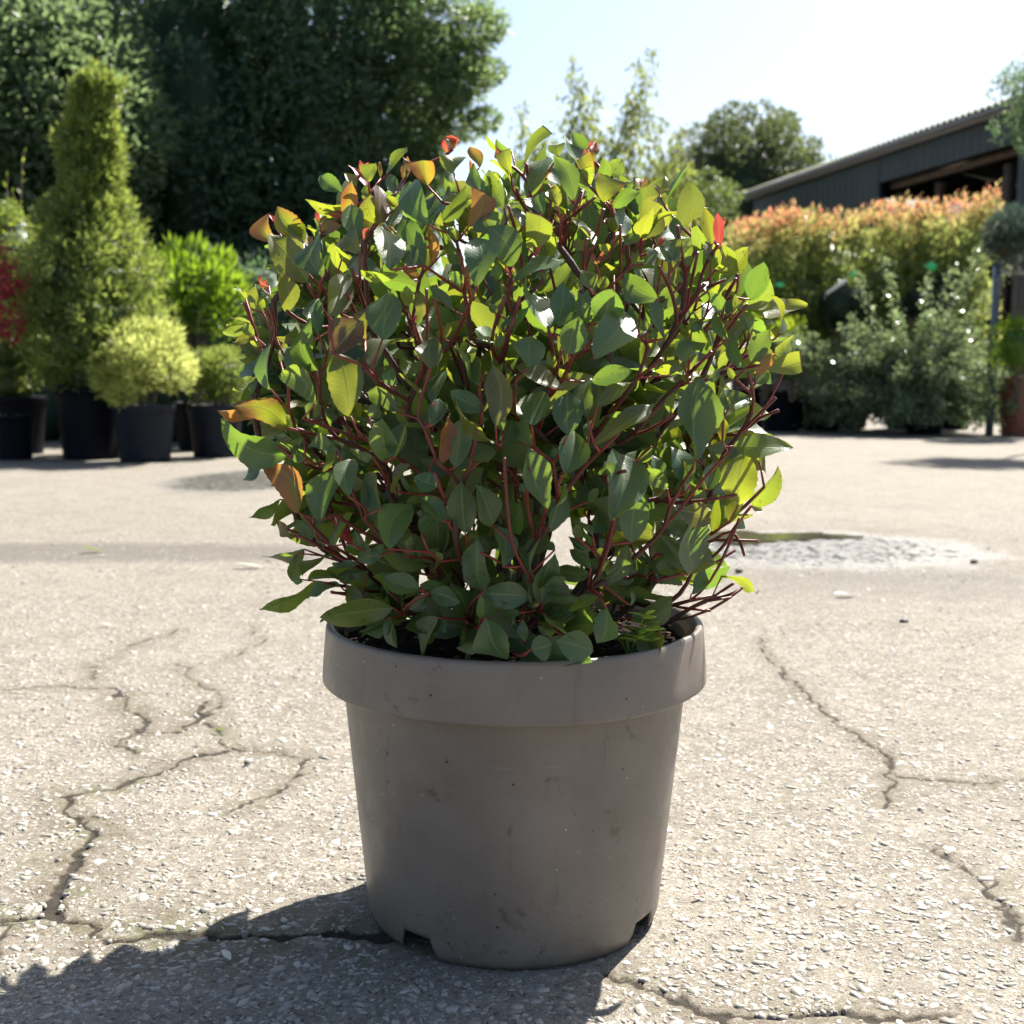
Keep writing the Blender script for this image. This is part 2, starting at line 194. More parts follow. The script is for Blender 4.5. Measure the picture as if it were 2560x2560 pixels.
# hand-built shoots of the shrub: leaf base xyz, leaf tip xyz, width (0.1 mm), roll (0.01 rad), colour kind, trimmed flat
LEAVES = """-2583,13355,8206,-2698,13528,8565,241,0,n,0;-2273,13243,8248,-2540,13165,8578,273,0,n,0;-2266,13197,8181,-2411,13028,8352,217,0,y,0;-2132,12632,7723,-2555,12732,8238,368,0,o,0;-1948,12395,7756,-2018,12581,8232,293,0,g,0;-2047,13063,8254,-1814,12922,8338,142,-33,n,0;-1801,12961,8476,-1685,12802,8784,187,0,n,0;-1596,13238,8785,-1802,13399,9037,124,-61,r,0;-1867,13323,8735,-2127,13448,8947,194,0,g,0;-1673,13063,8576,-2208,12971,8608,272,97,y,0;-1805,13051,8436,-1978,13088,8505,99,0,r,0;-1545,13041,8814,-1457,13049,9009,171,0,y,0;-1447,13355,8891,-1459,13395,9082,98,-108,n,0;-1562,12430,8142,-1670,12639,8525,242,0,g,0;-1409,12663,8329,-1473,12567,8607,209,0,p,0;-1357,12494,8291,-1382,12671,8723,234,-84,p,0;-1542,12266,7985,-1721,12429,8182,281,0,o,1;-1562,12844,8163,-1517,12811,8313,54,62,r,0;-2156,12907,8124,-2105,12871,8223,71,0,n,0;-1538,13119,8671,-1588,13107,8790,109,0,y,0;-1699,13280,8799,-1837,13318,8945,102,-15,y,0;-1361,13244,8926,-1155,13352,9234,193,99,y,0;-1170,13190,8857,-1182,13140,9108,128,-55,p,0;-894,12683,8719,-930,12603,8963,262,0,n,1;-615,12570,8827,-661,12646,9013,322,0,y,1;-648,13239,9181,-736,13229,9321,100,0,r,0;-364,12955,8943,-468,12940,9160,152,0,n,0;-347,12381,8626,-415,12668,8944,217,77,g,0;-862,12207,8266,-1023,12593,8787,334,56,g,0;-554,12526,8630,-721,12640,8788,139,0,g,0;-702,12309,8296,-465,12186,8644,219,-69,g,0;-447,12158,8238,-307,12136,8581,277,0,n,1;-70,12391,8277,-313,12333,8830,303,-107,g,0;-94,12176,8427,-248,12423,8837,252,50,g,0;-14,12704,8693,-237,12700,8992,187,-100,y,0;-31,12672,8847,-109,12652,9067,166,0,y,1;-149,13188,9165,-302,13285,9347,128,113,y,0;-25,13184,9165,-195,13256,9299,114,28,g,0;-166,12112,8153,-291,12168,8377,352,0,g,0;-1,12130,7857,-246,11971,8232,333,0,g,0;-340,11645,7624,-374,11947,8133,350,0,g,0;-878,12072,7848,-1124,12469,8405,364,62,g,0;-830,12460,7892,-869,12315,8263,200,-93,n,0;-1190,11830,7784,-1310,12229,8266,319,-27,g,0;-546,12163,7987,-833,12402,8332,254,105,g,0;-748,12374,7967,-707,12395,8192,115,-61,y,0;-1544,12282,7806,-1132,12074,7758,232,-104,y,0;-959,12484,7751,-1147,12322,7853,134,30,n,0;-445,12119,7708,-386,12074,7854,67,0,r,0;-1207,12632,8485,-1305,12595,8595,104,0,y,0;-1266,12446,8277,-1090,12780,8775,312,-125,g,0;-981,11931,7818,-1136,12125,8029,216,0,g,0;-44,12313,8087,6,12364,8241,85,44,y,0;-567,12257,8095,-657,12235,8238,101,0,y,0;-1252,12932,8662,-1321,13106,8912,156,40,g,0;-730,12647,8539,-638,12854,8756,157,-83,o,0;-395,12603,8435,-470,12550,8560,139,0,y,0;127,13050,9022,362,13094,9373,135,0,y,1;470,12854,9056,449,12893,9173,187,0,y,1;678,12833,8911,524,13184,9331,284,-104,g,0;791,13327,9195,631,13198,9360,183,0,g,0;843,13280,9091,883,13381,9319,86,-27,r,0;867,13089,9041,895,13139,9187,79,64,p,0;811,13183,9074,746,13154,9181,55,0,r,0;845,13000,8897,709,12960,9068,224,0,n,1;993,13091,8810,933,12917,9053,153,35,g,0;1039,13120,8875,1149,13104,9079,208,0,g,0;923,12577,8546,1006,12596,8790,313,0,n,1;602,12442,8550,398,12487,8990,244,41,g,0;722,12651,8681,473,12898,8967,226,99,g,0;795,12879,8750,721,12825,8918,195,0,y,1;1007,12663,8509,1295,12576,8647,166,-33,g,0;140,12117,8035,256,11929,8324,290,0,y,1;295,12187,8366,196,12284,8549,203,0,g,1;183,12490,8612,331,12808,9056,283,59,y,0;444,12454,8485,426,12491,8721,164,0,y,0;328,12377,7964,402,12148,8193,166,25,y,0;811,12221,8073,563,12278,8355,190,-116,y,0;18,11856,7698,481,11805,7885,251,99,g,0;328,12367,7972,224,12268,8149,162,0,g,0;1032,12405,8218,936,12389,8364,128,0,y,0;1072,12283,8180,1122,12514,8488,194,-49,g,0;1170,12706,8187,1195,12543,8344,113,-57,y,0;1138,12438,8099,1295,12513,8207,129,0,g,0;1325,12624,8187,1399,12281,8449,219,60,y,0;302,12986,8832,405,12938,8927,81,0,n,0;1260,13096,8717,1312,13203,8907,112,-97,g,0;1209,12927,8708,1173,12932,8811,107,0,g,0;697,12244,8018,620,12207,8136,127,0,y,0;975,12493,7996,874,12519,8114,112,0,y,0;1209,12359,7885,1241,12376,8076,97,-50,y,0;91,12304,8250,23,12483,8479,149,-53,g,0;520,12665,8423,417,12667,8548,81,72,y,0;1765,12872,8337,1855,12905,8828,298,0,o,0;1309,12652,8199,1547,12753,8516,204,-54,y,0;1365,12687,8186,1668,12620,8456,206,118,y,0;1670,12588,8168,1656,12719,8427,145,-28,g,0;1922,12952,8081,1864,12724,8396,196,70,g,0;2139,13216,8188,2049,13156,8583,204,-56,y,0;2190,13038,8143,2152,12944,8503,127,30,r,0;2325,13602,8439,2352,13613,8540,56,0,r,0;2153,13046,7900,2502,13006,8142,234,0,y,0;2398,13019,7838,2205,13031,8203,206,-112,y,0;2599,13289,7612,2690,13085,8007,259,0,g,0;2503,13014,7498,2749,13053,7572,130,70,y,0;2442,12876,7498,2335,12829,7547,89,0,n,0;2892,13134,7250,2850,13369,7673,243,-122,y,0;1685,12413,7925,1603,12470,8155,185,0,y,1;1567,12348,7919,1489,12493,8107,214,0,g,0;2081,12837,7993,2014,12941,8210,125,-54,o,0;2028,12783,7663,2189,12930,7787,126,68,g,0;1752,12566,7739,1569,12620,7852,130,0,y,0;2137,12570,7420,2033,12491,7642,156,0,g,0;2295,12690,7444,2293,12854,7678,143,-125,y,0;1542,12990,8686,1576,13022,8751,180,0,p,1;1605,13014,8561,1531,13001,8670,135,0,y,1;1394,12301,7913,1335,12244,8055,169,0,g,0;1954,12942,8184,1897,12925,8250,80,0,y,0;1803,12709,7920,1859,12634,8015,96,0,g,0;-1810,11951,7335,-1698,12416,7818,340,-57,o,0;-2384,12809,7419,-2435,12741,7825,234,0,y,0;-2657,13231,7724,-2776,13248,7814,51,46,r,0;-2821,13136,7469,-2762,13093,7740,140,57,y,0;-3011,13684,7619,-3116,13543,7736,106,-90,y,0;-3035,13662,7562,-3145,13657,7589,94,0,g,0;-2721,13214,7439,-2800,13221,7625,137,0,y,0;-2821,13321,7174,-3052,13212,7106,132,59,o,0;-2742,13110,7061,-2848,13106,7131,81,0,y,0;-2817,13178,7187,-2918,13195,7321,127,0,y,0;-2521,12550,6621,-2587,12788,7097,268,77,g,0;-2065,12312,6793,-2333,12503,7048,283,0,g,0;-2025,12428,6811,-2019,12079,7341,317,-77,g,0;-1975,12098,6479,-2434,12472,6758,327,68,y,0;-1600,11898,6363,-1770,12214,7010,383,0,y,0;-1765,11951,6972,-1476,12019,7308,356,0,p,0;-1888,12330,6979,-1780,12359,7248,146,102,n,0;-1485,12149,7125,-1399,12149,7478,182,50,p,0;-1958,12202,7182,-2010,12500,7564,243,43,g,0;-2460,12549,7159,-2164,12623,7146,153,-97,o,0;-2468,12834,6907,-2402,12883,7179,142,90,y,0;-2826,13202,6532,-2814,13206,6704,86,56,g,0;-2066,12484,6307,-2016,12515,6547,123,-89,g,0;-1938,12369,6853,-1914,12342,7138,143,-93,g,0;-2573,13067,7555,-2634,13113,7636,56,63,y,0;-1700,12222,7415,-1643,12511,7801,243,114,g,0;-2203,12691,7062,-2252,12648,7368,157,91,y,0;-1904,12501,7849,-1982,12632,8037,139,0,g,0;-2341,12624,6862,-2304,12822,7099,176,0,g,0;-1275,11839,7117,-1256,12152,7626,373,0,g,0;-1370,11800,6851,-1008,12222,7163,319,96,o,0;-967,12144,7292,-1004,12201,7598,168,0,o,1;-1068,12168,7465,-1058,12063,7653,142,0,y,0;-588,12005,7409,-826,11909,7643,174,-90,g,0;-1204,11992,6665,-1200,12044,6854,141,0,g,0;-915,11965,6585,-1146,12072,6789,163,-125,y,0;-884,11890,6603,-736,12013,6954,200,-125,y,0;-788,11796,6508,-668,12109,6841,236,85,g,0;-803,11778,6837,-775,11983,7164,279,0,o,0;-371,11924,6711,-548,11693,7084,237,-111,g,0;-318,11775,6679,-350,12020,6956,185,84,g,0;-293,11755,6438,-611,11670,6623,210,0,g,0;-160,11575,6293,-195,11651,6903,308,48,o,0;-292,11716,6423,45,11860,6786,258,-125,y,0;-278,11785,6800,-86,11922,6907,129,-61,y,0;-783,11709,6284,-720,11869,6547,187,0,g,0;-496,12363,7604,-553,12316,7724,70,-76,p,0;-119,11894,7253,26,11930,7376,97,70,g,0;-1141,11920,6405,-1494,12269,6595,265,81,g,0;-909,12003,6806,-1044,12054,6888,149,0,y,0;-557,12237,7636,-658,12261,7818,127,0,g,0;-140,12091,7709,-172,11999,7878,116,0,g,0;-706,12204,7140,-642,12252,7307,93,-61,y,0;-979,12291,7373,-915,12331,7459,76,0,g,0;-1307,12324,6469,-1419,12429,6653,120,67,y,0;-57,12027,7559,-131,12058,7682,75,0,y,0;-156,12154,7387,-240,12188,7487,84,0,g,0;-184,11918,7052,-70,11829,7163,98,0,g,0;431,11799,7252,492,12028,7703,259,0,g,0;350,11789,7219,102,12259,7682,353,-97,g,0;539,11640,6978,613,11599,7330,289,0,g,0;745,11934,7275,733,11937,7621,189,0,g,0;876,11831,7287,950,11712,7613,341,0,g,0;775,11465,6937,1139,11990,7425,402,26,g,0;831,12211,7156,831,12250,7331,127,0,y,0;942,12178,7386,893,12102,7512,78,24,n,0;158,11648,6849,190,11789,7155,323,0,g,0;489,11900,6642,14,11650,6856,289,-79,o,0;186,11659,6291,295,11950,6633,310,0,g,0;535,11718,6194,557,11952,6642,310,0,g,0;731,11781,6362,769,12087,6766,254,57,g,0;799,12142,6716,1210,12113,6826,214,-20,g,0;835,11902,6473,1233,12161,6735,271,99,o,0;1402,11815,7520,1086,12097,7788,281,0,g,0;1272,12175,7486,1043,12157,7736,170,-94,o,0;799,12075,7623,689,12209,7836,168,0,y,0;871,12155,7629,928,12179,7770,126,0,y,0;1271,12272,7185,1304,12286,7302,76,0,y,0;1505,12131,7149,1323,12207,7643,266,-108,g,0;414,12136,6855,359,12032,7017,100,-4,y,0;546,12098,6748,460,12047,6846,92,0,y,0;658,12200,7623,575,12215,7738,93,0,y,0;292,12185,7702,258,12186,7800,118,0,y,0;-37,12041,7219,45,12101,7336,92,0,g,0;1356,12216,7233,1276,12268,7342,127,0,g,0;1383,12360,7063,1459,12352,7105,94,0,y,0;36,12150,7486,-122,12139,7607,99,-83,y,0;2066,12573,7036,1859,12515,7473,244,90,g,0;2213,12496,7153,2067,12635,7413,164,66,g,0;2430,12606,6858,2315,12833,7234,227,85,g,0;2864,13260,7190,2871,13227,7332,137,0,y,0;2535,12798,6921,2702,12763,7276,229,0,g,0;2725,13114,6864,3138,13161,6947,236,0,y,1;3088,13419,7014,2964,13261,7181,184,0,y,1;2598,12964,6809,2822,12961,7030,157,43,n,0;2613,12981,6703,2756,13090,6864,135,0,g,0;2562,13070,6613,2771,13183,6730,132,47,g,0;1833,12063,5941,1912,12266,6778,433,-24,g,0;2209,12603,6345,2579,12924,6553,273,0,g,0;2253,12524,6455,2144,12575,6685,130,-84,y,0;2396,13013,6023,3020,12878,6025,319,57,g,0;1647,12300,6381,1641,12226,6626,128,65,y,0;2244,12819,6086,2287,12948,6329,139,59,y,0;1737,12298,6911,1990,12487,7126,214,0,g,0;1588,12228,6784,1737,12293,6877,94,62,y,0;1803,12374,6718,1746,12346,6836,67,88,y,0;2522,12910,7246,2408,12943,7474,152,0,g,0;2026,12658,6753,2187,12805,6859,121,-51,g,0;2361,12826,6755,2275,12806,6877,80,0,y,0;1838,12510,7228,1936,12500,7346,104,0,g,0;1438,12152,7146,1384,12216,7280,79,-29,g,0;2497,12979,7056,2548,12864,7254,117,-110,y,0;-2398,12891,6192,-2917,12510,6446,346,56,p,0;-2865,13420,6278,-3232,13158,6385,232,89,n,0;-2431,12946,5895,-3115,12778,6272,400,43,g,0;-2193,12623,6118,-2605,12895,6067,248,83,g,0;-2829,13565,5797,-3080,13662,5575,174,-79,g,0;-2329,12978,5280,-2725,12995,5800,327,29,n,0;-1994,12347,5275,-1821,12498,5806,317,0,g,0;-2734,14054,5314,-3086,13928,5111,213,82,g,0;-2460,13752,5096,-2693,13761,4959,135,-114,g,0;-2538,13646,4936,-2742,13781,5159,165,81,n,0;-2295,13490,4873,-2454,13511,5144,214,0,g,0;-2507,14324,4686,-3058,14466,4571,290,95,g,0;-1972,12466,5764,-1879,12503,6117,183,-103,g,0;-1660,12123,5548,-1626,12403,5926,254,0,g,0;-1730,12854,4964,-1949,13080,5142,125,0,r,0;-1884,12683,4960,-1731,13019,5288,247,125,g,0;-2319,12846,6203,-2407,12763,6355,124,0,g,0;-2112,12467,6306,-2040,12463,6511,109,89,g,0;-2358,12695,6410,-2167,12854,6425,125,88,o,0;-1441,12434,5925,-1715,12623,6007,171,92,g,0;-1643,12943,4879,-1699,12898,5094,205,0,g,0;-1807,12470,5998,-2170,12635,6021,200,52,g,0;-2185,12660,5880,-2322,12853,6079,155,89,g,0;-2073,12773,5820,-2124,12717,5894,97,0,g,0;-1820,12671,5828,-1919,12641,5935,131,0,g,0;-2089,12892,5327,-2018,12899,5435,65,-60,g,0;-1435,12045,6357,-1343,12048,6473,166,0,g,0;-2185,13129,5135,-2045,13117,5229,100,0,g,0;-1521,12769,5183,-1581,12766,5406,132,0,g,0;-2151,13133,4969,-2180,13212,5125,100,0,g,0;-1274,12054,5909,-1279,11750,6355,283,0,g,0;-1162,11855,5964,-1080,12056,6309,206,0,g,0;-731,11899,5898,-633,11925,6365,239,-86,n,0;-570,11983,5859,-494,11937,6365,281,0,g,0;-154,11743,6115,-568,11608,6534,303,125,y,0;-751,12085,5666,-1003,12101,5748,225,0,g,0;-481,12266,5155,-504,11975,5736,325,31,g,0;-200,12250,5236,-348,12052,5680,277,0,g,0;-1265,12155,5003,-1059,12551,5440,358,0,g,0;-701,12089,5295,-932,12255,5531,202,0,g,0;-938,12324,5145,-809,12454,5303,171,0,g,0;-621,12162,5787,-333,12089,5911,161,83,g,0;-1234,12565,5560,-1054,12313,5850,212,125,o,0;-1338,12237,5411,-1533,12599,5730,260,54,g,0;-1572,12743,5221,-1475,12684,5433,132,0,g,0;-167,12127,6027,-422,12004,5933,216,0,g,0;-462,12436,5045,-344,12540,5076,129,0,y,0;-1525,12372,5404,-1572,12559,5646,155,-58,g,0;-867,11866,6251,-809,11985,6428,132,0,g,0;-639,11880,6432,-727,11982,6511,99,0,g,0;-91,11940,6228,-230,11861,6402,148,0,g,0;76,12164,6110,-68,12237,6173,101,0,g,0;-713,12295,5382,-557,12231,5313,102,0,g,0;-1123,12660,4949,-1068,12644,5076,96,0,y,0;-962,12861,4885,-786,12923,4896,98,0,y,0;516,11759,5816,624,12052,6235,333,0,g,0;343,11862,5460,149,11813,6104,337,-58,g,0;1002,11938,5339,1063,12396,6052,453,0,g,0;1245,12338,5059,1323,12203,5641,322,0,g,0;1163,12327,5800,1290,12435,6016,136,62,g,0;945,12044,5788,925,12017,5923,216,0,g,0;805,11753,6095,1403,12004,6513,386,105,o,0;217,11964,6080,125,12043,6406,174,32,g,0;449,12270,5331,417,12363,5519,221,0,g,0;386,12111,5196,543,12157,5692,261,-103,g,0;666,12448,5102,695,12377,5242,120,0,y,0;869,12607,4967,598,12662,5074,148,-79,g,0;841,12353,5107,720,12515,5252,124,-90,g,0;1419,12223,6063,1306,12396,5882,138,39,g,0;-113,11934,6072,1,12144,6345,183,0,g,0;765,12156,6131,840,12315,6352,141,85,g,0;454,12086,5949,412,12108,6065,92,0,g,0;796,12398,5483,888,12259,5634,113,43,g,0;131,12107,5593,80,12106,5694,100,0,g,0;2014,13175,4621,1948,12833,5285,375,-51,g,0;2001,13335,4585,1620,13213,5040,303,71,g,0;1623,13445,4584,1948,13497,4683,251,0,g,0;2050,13500,4310,2238,13704,4565,188,-46,g,0;2659,14992,4277,3142,15066,4022,276,-114,y,0;2471,13019,5389,2551,13050,5975,432,0,y,0;2757,13677,5312,3016,13516,5781,280,-51,y,0;2804,14007,5277,2954,14065,5213,116,0,y,0;2255,13301,5042,2315,13337,5475,220,94,y,0;2386,13074,5191,2434,13288,5564,216,71,o,0;1817,12458,5575,1768,12467,5928,179,-95,o,0;1855,12381,5668,1663,12544,6053,258,0,g,0;2101,12769,5564,2184,12938,5863,195,0,g,0;1605,12359,5617,1337,12291,5844,187,0,g,0;1591,12467,5685,1463,12518,5967,157,-14,g,0;1664,13377,4492,1459,13351,4796,184,-121,g,0;2134,12868,5196,1782,12673,5360,291,0,o,0;2560,13756,5033,2704,13932,5197,140,-82,g,0;2370,13992,4619,2338,14115,4759,95,-40,g,0;2766,13424,5842,2710,13421,6018,92,93,y,0;2092,12878,5563,2040,12801,5730,95,-38,y,0;1515,13389,4536,1464,13469,4694,92,-43,g,0;2327,14078,4566,2277,14146,4654,88,0,g,0;-2038,13773,4675,-2512,14160,4424,331,-98,g,0;-2565,14250,4641,-2671,14367,4278,198,-32,g,0;-2056,14010,4382,-2388,13832,4390,188,-57,g,0;-2427,15095,4155,-3140,14721,3849,431,110,g,0;-1974,13643,4357,-2368,13703,4208,213,-90,g,0;-1640,13568,4535,-2009,13694,4474,198,90,g,0;-1791,13462,4141,-1818,13479,4415,200,0,y,0;-1319,13085,4216,-2131,13083,4096,411,68,y,0;-1403,13093,4074,-1704,13207,3899,183,61,g,0;-1349,13016,4109,-1259,12825,3818,180,-87,g,0;-1384,13286,4356,-1545,13159,4555,146,0,g,0;-1420,12879,4830,-1692,13029,4751,201,0,g,0;-1375,12888,4965,-1550,12914,4851,105,37,g,0;-2187,13526,4958,-2144,13484,4793,103,0,g,0;-1739,13392,4658,-2077,13647,4616,213,-107,g,0;-2788,15114,4192,-2657,15085,4155,115,0,g,0;-1891,13522,4378,-2023,13654,4480,106,-49,g,0;-1676,13339,4741,-1869,13195,4836,146,0,g,0;-990,12740,4476,-1374,12755,4620,251,0,g,0;-870,12683,4464,-538,12591,4366,222,0,g,0;-910,12868,4394,-1106,12832,4236,177,0,g,0;-328,12656,4490,-374,12371,5082,329,-37,g,0;-96,12269,4803,-151,12427,5224,226,-28,g,0;-308,12554,4491,219,12531,4435,307,0,g,0;157,12535,4612,252,12799,4240,233,-95,g,0;-315,12532,4209,-322,12422,4488,198,0,g,0;-778,12617,4199,-980,12929,3700,311,-86,g,0;-708,12803,4152,-712,12697,4011,89,-65,g,0;-1331,12921,4134,-1267,13079,3757,207,105,g,0;-310,12689,3897,-596,12711,3854,145,51,g,0;-259,12361,4244,-50,12556,3748,387,0,g,0;144,12571,3961,133,12555,4189,130,0,g,0;210,12304,3933,437,12358,3984,281,0,g,0;-979,12712,4540,-759,12909,4525,148,-68,g,0;-439,12532,4910,-337,12602,5060,113,0,y,0;-1134,12782,4834,-1082,12800,4930,97,0,y,0;89,12586,4263,-124,12714,4183,140,0,g,0;-497,12894,4711,-564,12984,4843,87,60,g,0;-745,12674,4798,-813,12643,4910,96,0,y,0;854,12326,3905,462,12288,4026,340,0,g,0;1011,12522,4325,909,12499,3946,285,0,g,0;941,12664,4433,600,12733,4264,193,-85,g,0;830,12633,4670,479,12953,4689,237,64,g,0;972,12983,4512,1250,12838,4974,279,-75,g,0;266,12652,4548,590,12594,4631,170,-109,g,0;184,12505,4679,311,12473,5124,232,109,g,0;841,12554,4754,622,12763,4927,175,45,g,0;1297,12924,4286,1318,12980,4441,83,-26,g,0;479,12545,4068,272,12755,4095,148,86,g,0;720,12667,4413,295,12700,4441,214,101,g,0;869,12491,5011,726,12636,5238,152,116,g,0;849,12580,4945,613,12620,5080,137,71,g,0;1256,13038,4698,1209,13042,4807,63,0,y,0;946,12780,4719,831,12824,4802,124,0,g,0;449,12424,4965,373,12497,5042,112,0,g,0;1509,13327,4531,1394,13425,4751,133,106,g,0;1039,12869,4932,947,12861,5032,107,0,g,0;-1651,13379,8945,-1674,13363,9095,63,0,r,0;-1667,13507,8966,-1587,13472,9091,59,0,r,0;-1757,13347,8791,-1826,13364,8927,67,0,r,0;-1765,13405,8800,-1715,13447,8946,55,78,r,0;-644,13250,9223,-678,13211,9332,56,0,r,0;-652,13423,9256,-606,13476,9351,42,0,r,0;-713,13326,9153,-761,13285,9307,62,0,r,0;-710,13277,9144,-693,13321,9282,50,-66,r,0;788,13489,9232,761,13498,9345,42,0,r,0;780,13351,9207,848,13346,9303,41,0,r,0;844,13302,9093,845,13363,9264,62,-66,r,0;835,13157,9067,913,13241,9198,59,54,r,0;274,12791,8684,220,12820,8846,59,23,r,0;272,12712,8672,347,12860,8827,77,100,r,0;-32,12062,7752,-74,12156,7864,52,66,r,0;-33,12395,7780,-22,12373,7875,47,0,r,0;-2683,13826,8419,-2763,13878,8580,64,-60,r,0;-2683,13825,8418,-2647,13814,8556,50,0,r,0;-470,12101,7733,-513,12119,7859,55,0,r,0;-477,12276,7748,-461,12204,7874,50,82,r,0;-2742,13284,7702,-2757,13291,7863,55,-73,r,0;-2756,13354,7707,-2688,13347,7816,50,0,r,0;1882,13059,8348,1809,13030,8448,45,0,r,0;1896,13155,8360,1970,13166,8458,53,0,r,0;-1148,13346,8964,-1142,13230,9108,63,-64,r,0;-1134,13185,8937,-1103,13210,9056,54,0,r,0;-125,12903,9017,-188,13076,9196,87,80,r,0;-126,13083,9049,-60,13132,9144,57,0,r,0;1351,13137,8775,1293,13210,8910,57,0,r,0;1342,13058,8762,1415,13095,8872,57,0,r,0;1018,12690,8502,986,12698,8621,47,0,r,0;1014,12642,8496,1035,12668,8585,38,0,r,0;-441,12985,8866,-464,13023,9037,60,75,r,0;-441,12979,8865,-432,13047,9016,57,57,r,0;470,12389,8300,431,12402,8411,53,0,r,0;477,12558,8321,537,12538,8424,43,0,r,0;-925,12357,7971,-984,12343,8123,56,-81,r,0;-935,12495,7984,-893,12475,8111,46,-63,r,0;-2100,13290,8399,-2121,13311,8569,58,-13,r,0;-2060,13033,8367,-2005,13085,8464,45,0,r,0;-1363,12890,8518,-1419,12891,8672,56,56,r,0;-1351,12779,8503,-1312,12787,8642,54,0,r,0;1503,12529,8081,1506,12586,8214,51,0,r,0;1531,12763,8106,1587,12771,8217,42,20,r,0;831,12272,7893,792,12280,7997,47,0,r,0;845,12476,7912,909,12376,8036,58,63,r,0;2312,13150,8024,2275,13155,8149,44,27,r,0;2300,13083,8018,2321,13063,8145,55,0,r,0;-2310,12956,7815,-2327,12821,7954,66,42,r,0;-2336,13105,7827,-2272,13071,7948,52,0,r,0;227,12220,7963,186,12289,8110,57,-66,r,0;225,12151,7956,264,12213,8084,50,-29,r,0"""
